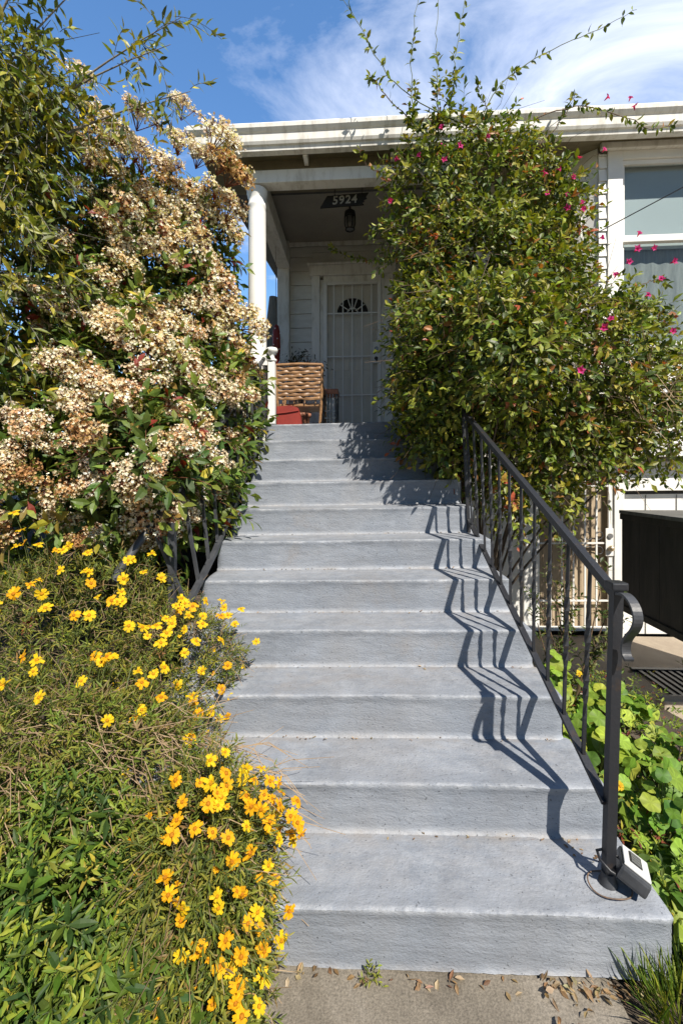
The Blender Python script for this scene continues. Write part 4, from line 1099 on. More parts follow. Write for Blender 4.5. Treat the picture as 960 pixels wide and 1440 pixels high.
CLUSTER = [(-1.757,2.431,2.416,0.62,-0.75,-0.21,0.101,0),(-1.587,2.608,2.482,0.84,-0.5,-0.19,0.063,0),(-1.519,2.684,2.696,0.92,-0.38,-0.06,0.111,1),(-1.314,2.897,2.87,0.63,-0.76,0.17,0.099,1),(-1.165,3.09,2.94,0.84,-0.51,0.21,0.106,0),(-1.094,3.198,2.86,0.92,-0.35,0.17,0.131,0),(-1.133,3.062,2.633,0.85,-0.53,0.06,0.125,0),(-1.039,3.303,2.68,0.98,-0.2,0.09,0.135,1),(-0.889,3.338,2.577,0.99,-0.13,0.03,0.113,1),(-1.055,3.215,2.472,0.95,-0.32,-0.01,0.131,1),(-1.377,2.374,2.206,0.23,-0.82,0.52,0.098,1),(-1.285,2.421,2.22,0.4,-0.74,0.53,0.083,1),(-1.486,2.415,2.287,0.03,-0.78,0.63,0.083,1),(-1.173,2.436,2.122,0.59,-0.7,0.4,0.117,1),(-1.092,2.524,2.129,0.72,-0.57,0.4,0.086,1),(-1.015,2.553,1.996,0.82,-0.52,0.25,0.105,0),(-0.908,2.71,1.937,0.87,-0.16,0.48,0.111,0),(-0.892,3.035,1.998,0.97,0.04,0.24,0.124,0),(-0.977,3.578,2.32,0.98,-0.08,0.2,0.097,2),(-1.488,2.166,1.945,0.19,-0.64,0.75,0.105,0),(-1.386,2.152,1.896,0.31,-0.67,0.67,0.089,0),(-1.302,2.139,1.834,0.42,-0.7,0.58,0.089,0),(-1.7,2.329,2.067,-0.37,-0.86,0.36,0.065,0),(-1.222,2.16,1.792,0.52,-0.67,0.53,0.089,0),(-1.365,2.051,1.747,0.33,-0.84,0.44,0.071,0),(-1.184,2.356,1.954,0.57,-0.79,0.22,0.081,0),(-1.494,1.969,1.625,0.17,-0.95,0.25,0.082,0),(-1.534,1.967,1.639,0.13,-0.96,0.27,0.068,0),(-1.449,1.966,1.57,0.22,-0.96,0.17,0.055,0),(-1.22,1.981,1.571,-0.4,-0.86,0.32,0.096,2),(-0.973,2.446,1.721,0.63,-0.75,0.19,0.084,1),(-0.931,2.47,1.606,0.75,-0.66,0.03,0.101,0),(-0.877,2.095,1.563,0.92,-0.19,0.35,0.086,0),(-0.897,2.519,1.506,0.84,-0.54,-0.09,0.086,0),(-1.026,1.96,1.447,0.24,-0.94,-0.23,0.081,0),(-0.956,1.985,1.461,0.5,-0.85,-0.18,0.055,0),(-1.583,1.939,1.515,0.07,-0.99,0.09,0.068,0),(-1.608,1.936,1.406,0.05,-1.0,-0.06,0.068,2),(-1.375,1.982,1.365,0.31,-0.94,-0.12,0.082,2),(-1.504,1.945,1.434,0.16,-0.99,-0.02,0.068,2),(-1.044,1.994,1.365,0.19,-0.78,-0.6,0.055,2),(-1.086,2.192,1.254,0.71,-0.63,-0.31,0.12,0),(-1.037,2.286,1.216,0.8,-0.45,-0.39,0.11,0),(-0.988,2.401,1.223,0.89,-0.22,-0.39,0.066,0),(-1.147,2.162,1.197,0.62,-0.68,-0.4,0.089,0),(-1.347,2.069,1.134,0.35,-0.81,-0.47,0.057,2),(-1.277,2.098,1.145,0.44,-0.77,-0.46,0.058,0),(-1.649,1.985,1.185,0.0,-0.93,-0.38,0.069,2),(-1.282,2.353,2.1,0.41,-0.82,0.39,0.081,0),(-1.166,2.572,2.284,0.61,-0.53,0.59,0.088,1),(-1.081,2.717,2.293,0.74,-0.34,0.58,0.093,0),(-1.228,2.933,2.524,0.72,-0.69,0.01,0.09,1),(-1.35,2.649,2.458,0.29,-0.47,0.83,0.082,1),(-1.78,2.652,3.899,0.64,-0.42,0.64,0.083,3),(-1.886,2.519,3.595,0.55,-0.68,0.48,0.079,0),(-1.8,2.716,3.688,0.72,-0.36,0.6,0.094,1),(-1.671,2.696,3.621,0.79,-0.36,0.5,0.093,1),(-1.521,2.634,3.502,0.83,-0.41,0.37,0.091,3),(-1.386,2.676,3.606,0.87,-0.32,0.39,0.083,3),(-1.205,2.887,3.815,0.61,-0.62,0.49,0.089,3),(-1.241,2.916,3.613,0.63,-0.63,0.45,0.1,3),(-1.15,3.029,3.618,0.73,-0.51,0.46,0.103,3),(-1.051,3.109,3.825,0.77,-0.38,0.51,0.127,3),(-0.97,2.981,3.553,0.79,-0.49,0.37,0.122,2),(-0.919,3.055,3.529,0.84,-0.41,0.37,0.114,2),(-1.557,3.055,3.65,0.41,-0.65,0.65,0.116,3),(-1.678,3.04,3.694,0.24,-0.69,0.69,0.115,3),(-1.463,3.129,3.649,0.55,-0.53,0.65,0.118,3),(-1.689,2.688,3.504,0.8,-0.4,0.45,0.093,1),(-1.665,2.579,3.315,0.77,-0.56,0.3,0.08,0),(-1.611,2.711,3.362,0.87,-0.35,0.35,0.094,1),(-1.416,3.142,3.501,0.63,-0.52,0.58,0.118,0),(-1.323,3.374,3.593,0.57,-0.62,0.53,0.127,0),(-1.168,3.414,3.614,0.74,-0.46,0.5,0.14,0),(-0.95,3.158,3.342,0.89,-0.33,0.33,0.108,0),(-1.254,3.339,3.432,0.67,-0.69,0.29,0.125,1),(-1.302,3.059,3.242,0.71,-0.59,0.38,0.115,0),(-1.45,2.943,3.276,0.51,-0.76,0.4,0.111,0),(-1.523,2.759,3.119,0.95,-0.25,0.19,0.105,0),(-1.329,2.949,3.082,0.64,-0.71,0.28,0.111,1),(-1.214,3.096,3.109,0.8,-0.52,0.3,0.116,1),(-1.141,3.503,3.412,0.91,-0.3,0.28,0.131,1),(-1.42,2.834,2.927,0.5,-0.84,0.2,0.107,0),(-1.555,2.616,2.948,0.87,-0.48,0.09,0.09,0),(-1.521,2.674,2.869,0.92,-0.39,0.04,0.092,0),(-1.721,2.41,2.735,0.64,-0.77,-0.03,0.067,0)]
PINK = [(0.651,3.45,4.037,-0.23,-0.94,0.25),(0.361,3.56,3.96,-0.59,-0.77,0.24),(0.56,3.446,3.891,-0.3,-0.94,0.13),(0.49,3.469,3.871,-0.38,-0.92,0.12),(0.618,3.421,3.797,-0.24,-0.97,0.06),(0.679,3.415,3.886,-0.2,-0.97,0.12),(0.877,3.4,3.955,-0.05,-0.98,0.17),(1.643,3.53,3.798,0.48,-0.8,0.36),(1.784,3.513,3.878,0.66,-0.74,0.12),(1.539,3.479,3.679,0.12,-0.97,0.21),(1.319,3.431,3.632,0.28,-0.96,-0.07),(1.426,3.465,3.541,-0.21,-0.97,0.08),(1.535,3.457,3.511,0.1,-0.99,0.05),(1.528,3.455,3.436,0.08,-1.0,-0.01),(1.586,3.464,3.454,0.24,-0.97,0.0),(1.633,3.479,3.453,0.38,-0.93,0.0),(1.395,3.454,3.773,0.35,-0.94,0.04),(1.259,3.413,3.738,0.22,-0.97,0.01),(0.252,3.628,3.663,-0.82,-0.57,-0.07),(1.74,2.992,2.864,0.06,-0.83,0.55),(1.747,3.054,2.825,0.07,-0.81,0.58),(1.77,3.239,2.78,0.12,-0.63,0.77),(1.924,2.969,2.784,0.17,-0.87,0.47),(1.964,3.106,2.706,0.25,-0.81,0.53),(1.87,3.13,2.623,0.2,-0.85,0.49),(1.429,2.794,2.357,0.15,-0.96,0.23),(1.526,2.814,2.348,0.28,-0.93,0.23),(2.142,3.081,2.708,0.36,-0.8,0.48),(2.019,3.086,2.382,0.32,-0.93,0.17),(1.764,3.537,3.272,0.74,-0.65,-0.16),(0.906,2.49,2.38,0.12,-0.97,0.21),(0.82,2.477,2.294,-0.1,-0.99,0.08),(1.291,2.766,2.054,-0.01,-1.0,-0.1)]
SHOOTS = [[(0.811,3.62,4.204),(0.352,3.62,4.511),(0.121,3.62,4.812),(-0.025,3.62,5.081),(-0.253,3.62,5.414)],[(0.439,3.62,4.16),(0.399,3.62,4.452),(0.393,3.62,4.8),(0.456,3.62,5.4)],[(0.611,3.62,4.212),(0.594,3.62,4.502),(0.583,3.62,4.849),(0.606,3.62,5.392)],[(0.669,3.62,4.21),(0.709,3.62,4.497),(0.737,3.62,4.785),(0.846,3.62,5.38)],[(0.925,3.62,4.229),(1.095,3.62,4.493),(1.434,3.62,4.714),(1.824,3.62,4.907),(2.145,3.62,5.097)],[(1.321,3.62,4.186),(1.657,3.62,4.299),(1.99,3.62,4.263),(2.238,3.62,4.163),(2.457,3.62,4.178)],[(0.525,3.62,3.867),(0.208,3.62,3.936),(0.034,3.62,4.029),(-0.025,3.62,4.147)],[(1.321,3.62,4.042),(1.546,3.62,4.246),(1.657,3.62,4.402),(1.691,3.62,4.486)],[(1.095,3.62,4.194),(1.039,3.62,4.369),(0.937,3.62,4.517),(0.925,3.62,4.592)],[(0.468,3.62,4.275),(0.208,3.62,4.517),(0.092,3.62,4.638),(0.051,3.62,4.687)],[(1.99,3.62,2.741),(2.156,3.62,2.908),(2.321,3.62,2.99),(2.457,3.62,2.958)],[(2.211,3.62,2.51),(2.375,3.62,2.678),(2.528,3.62,2.731)],[(1.657,3.62,3.374),(1.796,3.62,3.599),(1.852,3.62,3.768)],[(2.101,3.62,1.831),(2.293,3.62,1.604),(2.43,3.62,1.321)],[(1.88,3.62,1.662),(2.046,3.62,1.434),(2.211,3.62,1.378)],[(0.551,3.8,3.199),(0.316,4.3,3.536),(0.044,4.7,3.725),(-0.231,4.9,3.893),(-0.381,5.0,4.027)]]
# ================================================================== PLANTS
def limbs(name, paths, r0, mat, parent, taper=.25, n=7):
    for p in paths:
        b = MB()
        b.tube(p, [r0 * (1 - (1 - taper) * i / (len(p) - 1)) for i in range(len(p))], n)
        b.build(name, mat, parent)

def random_sticks(P, O, ln, r, rand=.7, droop=.2):
    d = unit(O + rand * rng.standard_normal(P.shape))
    L_ = (ln * (.5 + rng.random(len(P))))[:, None]
    m1 = P + d * L_ * .5
    e = m1 + unit(d + np.array([0, 0, -droop]) + .35 * rng.standard_normal(P.shape)) * L_ * .5
    return [sticks(P, m1, r, r * .85), sticks(m1, e, r * .85, r * .5)]

# ---------------- cream flowering shrub
PAL_PH = [(3, .060, .110, .022), (3, .110, .165, .028), (2, .180, .220, .035), (.5, .40, .33, .04), (.35, .24, .035, .022), (.5, .24, .17, .04)]
ph = thing('flowering_shrub', 'tall shrub covered in cream and tan flower heads beside the dark grey railing', 'shrub', (-1.6, 3.1, .7))
blobs = BL['photinia']
P, O = scatter(blobs, 1500, .30)
A1, S1 = sprigs(P, O, .17, 9, .085, .034, PAL_PH, up=.2, curl=.3, fold=.22, droop=.3)
P, O = scatter(blobs, 1900, .75, 1.0, inner=.3)
A2, S2 = sprigs(P, O, .20, 9, .095, .038, PAL_PH[:3], up=.1, curl=.3)
P, O = scatter(blobs, 190, .06, 1.0, .12)
A5, S5 = sprigs(P + .05 * O, O, .16, 7, .088, .036, PAL_PH[1:], up=.5, rand=.4, curl=.25, fold=.22, droop=.1)
foliage('foliage', [A1, A2, A5], M['leaf'], ph)
stems('twigs', [S1, S2, S5], M['twig_red'], ph)
roots = [(-1.5, 3.0, .6), (-1.8, 3.2, .7), (-1.35, 3.35, .9)]
for k, rt in enumerate(roots):
    tg = [c for c, r in blobs] + [tuple(np.array(c) + np.array(r) * unit(rng.standard_normal(3)) * .8) for c, r in blobs]
    limbs('stem', branch_paths(rt, tg[k::3], .08), .022, M['bark'], ph)

def bead_cluster(name, pal, n=300, seed=0):
    """a flat-topped head of many tiny five-petalled flowers on branching stalks"""
    g = np.random.default_rng(seed)
    heads = unit(g.standard_normal((11, 3)) * np.array([1, 1, .35]) + np.array([0, 0, .35]))
    hc = heads * np.array([.9, .9, .45]) * (.3 + .7 * g.random((11, 1)))
    which = g.integers(0, 11, n)
    u = unit(g.standard_normal((n, 3)) * np.array([1, 1, .8]) + np.array([0, 0, .5]))
    c = hc[which] + u * (.20 + .20 * g.random((n, 1)))
    # each floret: ten triangles round a centre, petals curling up
    s = .056 + .042 * g.random(n)
    nrm = unit(u + .6 * g.standard_normal((n, 3)) + np.array([0, 0, .3]))
    ax = unit(np.cross(nrm, g.standard_normal((n, 3)))); ay = np.cross(nrm, ax)
    cup = .05 + .75 * g.random(n)
    V = [c]
    for k in range(10):
        a = k * .6283; r_ = (1.0 if k % 2 == 0 else .58)
        V.append(c + (ax * math.cos(a) + ay * math.sin(a)) * (s * r_)[:, None] + nrm * (s * cup * r_ * (1 if k % 2 == 0 else .8))[:, None] + .006 * g.standard_normal((n, 3)))
    V = np.stack(V, 1).reshape(-1, 3)
    F = np.array([(0, 1 + k, 1 + (k + 1) % 10) for k in range(10)])
    FF = ((np.arange(n) * 11)[:, None, None] + F[None]).reshape(-1, 3)
    cols = np.array([p[1:] for p in pal]); w = np.array([p[0] for p in pal], float)
    headcol = g.choice(len(pal), 11, p=w / w.sum())
    ci = np.where(g.random(n) < .65, headcol[which], g.choice(len(pal), n, p=w / w.sum()))
    col = np.clip(cols[ci] * (1 + .14 * g.standard_normal((n, 1))), .01, .9)
    A = np.tile(np.array([[0, 0, -.75]]), (11, 1)); SV, SF = sticks(A, hc, .022, .014)
    S2V, S2F = sticks(hc[which], c, .009, .007)
    Vall = np.concatenate([V, SV, S2V]); n0 = len(V); n1 = n0 + len(SV)
    cst = np.tile(np.array([[.22, .085, .05]]), (len(SF) + len(S2F), 1))
    fc = np.repeat(col, 10, 0) * 1.22 * (1 + .10 * g.standard_normal((n * 10, 1)))
    return Vall, [FF, np.concatenate([SF + n0, S2F + n1])], np.clip(np.concatenate([fc, cst]), .01, .92)
TONE = [[(4, .80, .72, .58), (3, .70, .56, .42), (1.3, .56, .33, .18)],
        [(3, .76, .64, .46), (2, .62, .44, .25), (3, .80, .72, .57)],
        [(3, .42, .23, .10), (2, .54, .36, .17), (2, .68, .57, .40), (.6, .22, .20, .06)],
        [(3, .82, .72, .64), (2, .68, .52, .43), (1, .76, .64, .48)]]
protos = {}
for tn in range(4):
    for v in range(3):
        V, F, c = bead_cluster('c', TONE[tn], 320, 40 + tn * 7 + v)
        protos[tn, v] = (V, F, c)
made = {}
def place_part(name, key, data, mat, parent, loc, nrm, scale, spin):
    """first use builds the mesh, later uses copy the object and share it"""
    if key not in made:
        V, F, c = data
        o = array_mesh(name, V, F, mat, None, (0, 0, 0), c)
        made[key] = o
    else:
        o = made[key].copy(); COL.objects.link(o)
    o.parent = parent
    o.location = np.array(loc) - BASE[parent]
    o.rotation_euler = (Vector(nrm).to_track_quat('Z', 'Y') @ Euler((0, 0, spin)).to_quaternion()).to_euler()
    o.scale = (scale,) * 3
    BASE[o] = BASE[parent]
    return o
for i, (x, y, z, a, b_, c, rad, tn) in enumerate(CLUSTER):
    nn = unit(np.array([a, b_, c]) + np.array([.1, -.25, .45]))
    place_part('flower_cluster', ('cl', tn, i % 3), protos[tn, i % 3], M['petal'], ph, np.array((x, y, z)) + nn * (.03 + .05 * rng.random()), nn, rad * (1.12 + .38 * rng.random()), rng.random() * 6)
# smaller flower heads between the big ones, too many to single out
P, O = scatter(blobs, 900, .16, 1.0, .12, keep=lambda p: (p[:, 0] > -2.0) & (p[:, 1] < 3.75) & (p[:, 2] > 1.1))
P = P[(O[:, 1] < .25) & (O[:, 0] > -.65)][:150]; O = O[(O[:, 1] < .25) & (O[:, 0] > -.65)][:150]
bits = []
for i in range(len(P)):
    nn = Vector(unit(O[i] + np.array([.1, -.25, .45])))
    m_ = np.array((nn.to_track_quat('Z', 'Y') @ Euler((0, 0, rng.random() * 6)).to_quaternion()).to_matrix())
    V, F, c = protos[int(rng.choice([0, 0, 0, 0, 1, 1, 3, 3])), int(rng.integers(0, 3))]
    bits.append(((V * (.065 + .05 * rng.random())) @ m_.T + P[i] + .03 * O[i], F[0], F[1], c))
V, F, c = join_leaf(bits)
tag(array_mesh('small_flower_heads', V, F, M['petal'], ph, None, c), kind='stuff')
# red young leaves at some shoot tips
Pr, Or = scatter(blobs, 14, .02, 1.0, .1, keep=lambda p: (p[:, 1] < 3.3) & (p[:, 0] > -1.8))
A6, S6 = sprigs(Pr, Or, .26, 8, .07, .026, [(2, .26, .04, .03), (1, .30, .16, .05), (1, .16, .17, .03)], up=.7, rand=.3)
P = np.array([(-1.16, 2.75, 2.05), (-1.02, 2.85, 2.0), (-.98, 3.1, 1.45), (-.86, 3.35, 1.6), (-1.5, 2.7, 1.5), (-1.1, 3.2, 3.2)])
A3, S3 = sprigs(P, np.tile([[.3, -.6, .5]], (6, 1)), .14, 7, .07, .024, [(1, .30, .03, .03), (1, .22, .05, .03)], up=.6)
P2 = np.array([(-1.52, 3.4, 3.85), (-1.62, 3.4, 3.9), (-1.85, 3.2, 3.9), (-1.45, 3.5, 3.6), (-1.7, 3.3, 3.8)])
A4, S4 = sprigs(P2, np.tile([[.15, -.1, 1.]], (5, 1)), .34, 12, .085, .034, PAL_PH, up=1.0, rand=.2, droop=.05)
foliage('young_leaves', [A3, A4, A6], M['leaf'], ph)
stems('young_shoots', [S3, S4, S6], M['twig_red'], ph)

# ---------------- overhanging tree
PAL_TR = [(3, .095, .125, .020), (3, .180, .200, .028), (2, .29, .28, .035), (.7, .50, .40, .03), (1.2, .05, .075, .016)]
tr = thing('olive_leaved_tree', 'olive and yellow leaved tree leaning in above the flowering shrub with drooping twigs', 'tree', (-2.9, 2.35, .3))
trunk = [(-2.9, 2.35, .3), (-2.8, 2.38, 1.2), (-2.62, 2.4, 2.1), (-2.45, 2.38, 2.9)]
b = MB(); b.tube(trunk, [.11, .095, .08, .06], 10); b.build('trunk', M['bark_grey'], tr)
T = [(-.93, 2.35, 3.52), (-1.0, 2.4, 3.98), (-1.7, 2.15, 3.3), (-1.42, 2.3, 4.15), (-1.68, 2.05, 2.75), (-1.75, 2.0, 2.2), (-1.66, 2.2, 3.0), (-1.75, 2.4, 4.0), (-1.6, 2.2, 4.3), (-1.04, 2.35, 3.78)]
paths = branch_paths(trunk[-1], T, .05, 9, .5)
limbs('branch', paths, .013, M['bark_grey'], tr, .12)
parts, sp = [], []
for pi, p in enumerate(paths):
    p = np.array(p); nt = 26 if pi in (0, 1, 3, 9) else 42
    idx = rng.integers(3, 9, nt)
    tt = rng.random((nt, 1))
    q = p[idx - 1] * (1 - tt) + p[idx] * tt + .03 * rng.standard_normal((nt, 3))
    q = q[q[:, 0] < -.9]
    a_, s_ = sprigs(q, np.tile(unit(p[-1] - p[0])[None], (len(q), 1)) * .6 + np.array([0, 0, -.35]), .20, 9, .070, .021, PAL_TR, up=-.15, rand=.55, droop=.5, curl=.2)
    parts.append(a_); sp.append(s_)
P, O = scatter(BL['tree'], 880, .7, 1.0)
a_, s_ = sprigs(P, O + np.array([0, -.2, -.3]), .22, 9, .072, .022, PAL_TR, up=-.1, rand=.6, droop=.5)
parts.append(a_); sp.append(s_)
foliage('crown', parts, M['leaf'], tr)
sp += random_sticks(*scatter(BL['tree'], 220, .3), .35, .0022, .8, .5)
stems('twigs', sp, M['bark_grey'], tr)

# ---------------- tree behind the porch
bt = thing('grey_barked_tree', 'grey barked tree seen through the open side of the porch', 'tree', (-1.42, 6.7, 0))
b = MB(); b.tube([(-1.42, 6.7, -.1), (-1.40, 6.7, 1.5), (-1.44, 6.7, 3.0), (-1.36, 6.72, 4.2)], [.16, .14, .12, .07], 12); b.build('trunk', M['bark_grey'], bt)
P, O = scatter([((-2.1, 7.0, 2.8), (.75, .6, .9)), ((-1.55, 7.2, 3.3), (.35, .4, .5))], 420, .5)
a_, s_ = sprigs(P, O, .2, 9, .09, .035, PAL_PH[:3])
foliage('crown', [a_], M['leaf'], bt); stems('twigs', [s_], M['bark'], bt)

# ---------------- climbing vine
PAL_V = [(4, .150, .198, .022), (3.4, .250, .270, .032), (2.6, .055, .088, .016), (1.2, .34, .31, .045), (.5, .30, .13, .035), (.12, .36, .08, .035)]
vn = thing('flowering_vine', 'big climbing vine with small green leaves and magenta flowers between the porch and bay window', 'climbing vine', (1.05, 3.75, -.05))
blobs = BL['vine']
P, O = scatter(blobs, 3600, .30, 1.3, .25, inner=.72)
A1, S1 = sprigs(P, O, .15, 8, .058, .028, PAL_V, up=.15, curl=.25, fold=.25, droop=.35, stem=.0015, nup=.32)
P, O = scatter(blobs, 1500, .8, 1.0, inner=.25)
A2, S2 = sprigs(P, O, .2, 8, .065, .032, [PAL_V[0], PAL_V[2]], up=.1, stem=.0015)
P = np.array([(.95, 3.0, 1.28), (1.0, 2.98, 1.22), (.93, 3.02, 1.36), (1.02, 3.0, 1.34), (.97, 3.02, 1.16)])
A3, S3 = sprigs(P, np.tile([[0, -.5, .1]], (5, 1)), .13, 8, .06, .03, [(2, .42, .10, .05), (2, .40, .26, .05), (1, .12, .17, .03)])
P, O = scatter([((1.0, 3.05, 1.28), (.12, .1, .22)), ((1.22, 3.1, 1.32), (.25, .12, .16))], 60, .6)
A4, S4 = sprigs(P, O, .12, 8, .055, .027, PAL_V, up=-.3, droop=.6)
foliage('foliage', [A1, A2, A3, A4], M['leaf'], vn)
st_ = [S1, S2, S3, S4] + random_sticks(*scatter(blobs, 420, .18, 1, .1), .32, .0020, .9, .3)
stems('twigs', st_, M['twig'], vn)
dryP, dryO = scatter([((1.35, 3.02, 2.45), (.25, .1, .25)), ((1.75, 3.05, 2.0), (.35, .1, .2))], 130, .6)
stems('dry_twigs', random_sticks(dryP, dryO, .30, .0026, 1.0, .1), M['straw'], vn)
for k, rt in enumerate([(.98, 3.9, -.08), (1.04, 3.95, -.08), (.93, 3.98, -.08)]):
    tg = [c for c, r in blobs] + [tuple(np.array(c) + np.array(r) * unit(rng.standard_normal(3)) * .75) for c, r in blobs]
    limbs('stem', branch_paths(rt, tg[k::3], .04), .013, M['bark'], vn)
def smooth_path(pts, n=18):
    pts = np.array(pts, float)
    t = np.linspace(0, len(pts) - 1, n)
    out = []
    for q in t:
        i = min(int(q), len(pts) - 2); f = q - i
        p0, p1, p2, p3 = pts[max(i - 1, 0)], pts[i], pts[i + 1], pts[min(i + 2, len(pts) - 1)]
        out.append(.5 * (2 * p1 + (p2 - p0) * f + (2 * p0 - 5 * p1 + 4 * p2 - p3) * f * f + (3 * p1 - p0 - 3 * p2 + p3) * f ** 3))
    return np.array(out)
for si, sh in enumerate(SHOOTS):
    p = smooth_path(sh, 22)
    p[:, 1] += .05 * np.sin(np.linspace(0, 3, 22) + si) - (.10 if si in (0, 1, 2, 3, 4, 5) else 0)
    p += .006 * rng.standard_normal(p.shape)
    L_ = np.linalg.norm(np.diff(p, axis=0), axis=1).sum()
    sparse = si in (0, 1, 2, 3, 4)
    nl = int(L_ / (.034 if sparse else .016))
    t = np.sort(rng.random(nl)) ** (.9) * 20.5
    i = t.astype(int); f = (t - i)[:, None]
    q = p[i] * (1 - f) + p[i + 1] * f
    d = unit(p[i + 1] - p[i])
    s = unit(np.cross(d, rng.standard_normal(d.shape)))
    low = np.where(sparse, 1 - .0 * t, 1)
    lv = leaves(q, unit(d * .5 + s), unit(rng.standard_normal(d.shape) + np.array([0, -.4, .7])), (.058 if sparse else .05) * (.7 + .6 * rng.random(nl)), .026 * (.7 + .5 * rng.random(nl)), pick(PAL_V[:3] if sparse else PAL_V, nl))
    b = MB(); b.tube(p, [.0048 - .0030 * k / 21 for k in range(22)], 5)
    so = b.build('shoot', M['twig'] if not sparse else M['twig_green'], vn)
    foliage('leaves', [lv], M['leaf'], so)
    if not sparse or si == 4: continue
    if si in (1, 2, 3):
        j = rng.integers(0, 9, 16)
        a_, s_ = sprigs(p[j], np.tile([[0, -.1, .6]], (16, 1)), .09, 5, .05, .024, PAL_V)
        foliage('leaves', [a_], M['leaf'], so)
# magenta flowers: small flared tubes of five lobes
def trumpet(seed):
    g = np.random.default_rng(seed)
    V = [(0, 0, -.9)]; F3, F4, c = [], [], []
    n = 10
    for r_, z in ((.14, -.5), (.24, .1), (.34, .35)):
        for k in range(n): V.append((r_ * math.cos(k * .6283), r_ * math.sin(k * .6283), z))
    for k in range(n):
        rr_ = (.95 if k % 2 == 0 else .62) * (1 + .1 * g.standard_normal()); V.append((rr_ * math.cos(k * .6283), rr_ * math.sin(k * .6283), .55 + .12 * g.standard_normal()))
    for k in range(n): F3.append((0, 1 + (k + 1) % n, 1 + k))
    for q in range(3):
        for k in range(n):
            a = 1 + q * n
            F4.append((a + k, a + (k + 1) % n, a + n + (k + 1) % n, a + n + k))
    cc = np.clip(np.array([.52, .035, .20]) * (1 + .25 * g.standard_normal((len(F3) + len(F4), 1))), .01, .9)
    return np.array(V, float), [np.array(F3), np.array(F4)], cc
tr_ = [trumpet(i) for i in range(3)]
EXTRA = [(1.78, 3.48, 4.33), (2.0, 3.48, 4.29), (2.10, 3.48, 4.23), (2.05, 3.48, 3.27), (2.12, 3.45, 3.22)]
for i, row in enumerate(PINK + [(e[0], e[1], e[2] - .08, .2, -.8, .3) for e in EXTRA]):
    nn = unit(np.array(row[3:6]) + np.array([.0, -.3, .1]) + .5 * rng.standard_normal(3))
    p = np.array(row[:3])
    if p[2] < 2.4 and p[0] < 1.2: continue
    place_part('flower', ('pk', i % 3), tr_[i % 3], M['petal'], vn, p + nn * .10, nn, .022 + .009 * rng.random(), rng.random() * 6)

# ---------------- yellow daisy bushes
def daisy(seed, petal, centre):
    g = np.random.default_rng(seed)
    V, F3, F4, c3, c4 = [], [], [], [], []
    n = 8
    for k in range(n):
        a = 2 * math.pi * k / n + .12 * g.standard_normal(); L_ = 1 + .12 * g.standard_normal(); dr = -.10 + .22 * g.standard_normal()
        o = len(V)
        pf = [(.12, 0, .02), (.5, -.26, .10 + dr * .3), (.5, .0, .04 + dr * .3), (.5, .26, .10 + dr * .3), (.93 * L_, -.24, .06 + dr), (.90 * L_, 0, .02 + dr), (.93 * L_, .24, .06 + dr), (1.0 * L_, -.11, dr), (1.0 * L_, .11, dr)]
        for x, y, z in pf: V.append((x * math.cos(a) - y * math.sin(a), x * math.sin(a) + y * math.cos(a), z))
        F3 += [(o, o + 2, o + 1), (o, o + 3, o + 2), (o + 4, o + 5, o + 7), (o + 5, o + 6, o + 8)]
        F4 += [(o + 1, o + 2, o + 5, o + 4), (o + 2, o + 3, o + 6, o + 5)]
        q = np.array(petal) * (1 + .10 * g.standard_normal())
        c3 += [q * .95] * 4; c4 += [q] * 2
    o = len(V)
    for r_, z in ((.30, .03), (.24, .16), (.11, .22)):
        for k in range(8): V.append((r_ * math.cos(k * .785), r_ * math.sin(k * .785), z))
    for q in range(2):
        for k in range(8):
            a = o + q * 8; F4.append((a + k, a + (k + 1) % 8, a + 8 + (k + 1) % 8, a + 8 + k)); c4.append(np.array(centre) * (1 - .25 * (k % 2)))
    V.append((0, 0, .23)); t_ = len(V) - 1
    for k in range(8): F3.append((o + 16 + k, o + 16 + (k + 1) % 8, t_)); c3.append(np.array(centre))
    return np.array(V, float), [np.array(F3), np.array(F4)], np.clip(np.array(c3 + c4), .01, .95)
DY = [daisy(i, (.80, .54, .015), (.62, .30, .008)) for i in range(4)] + [daisy(9 + i, (.82, .42, .010), (.55, .22, .006)) for i in range(4)]
PAL_D = [(3, .125, .160, .022), (3.4, .215, .220, .032), (1.4, .062, .088, .018), (1.2, .30, .27, .04), (.9, .25, .16, .06)]
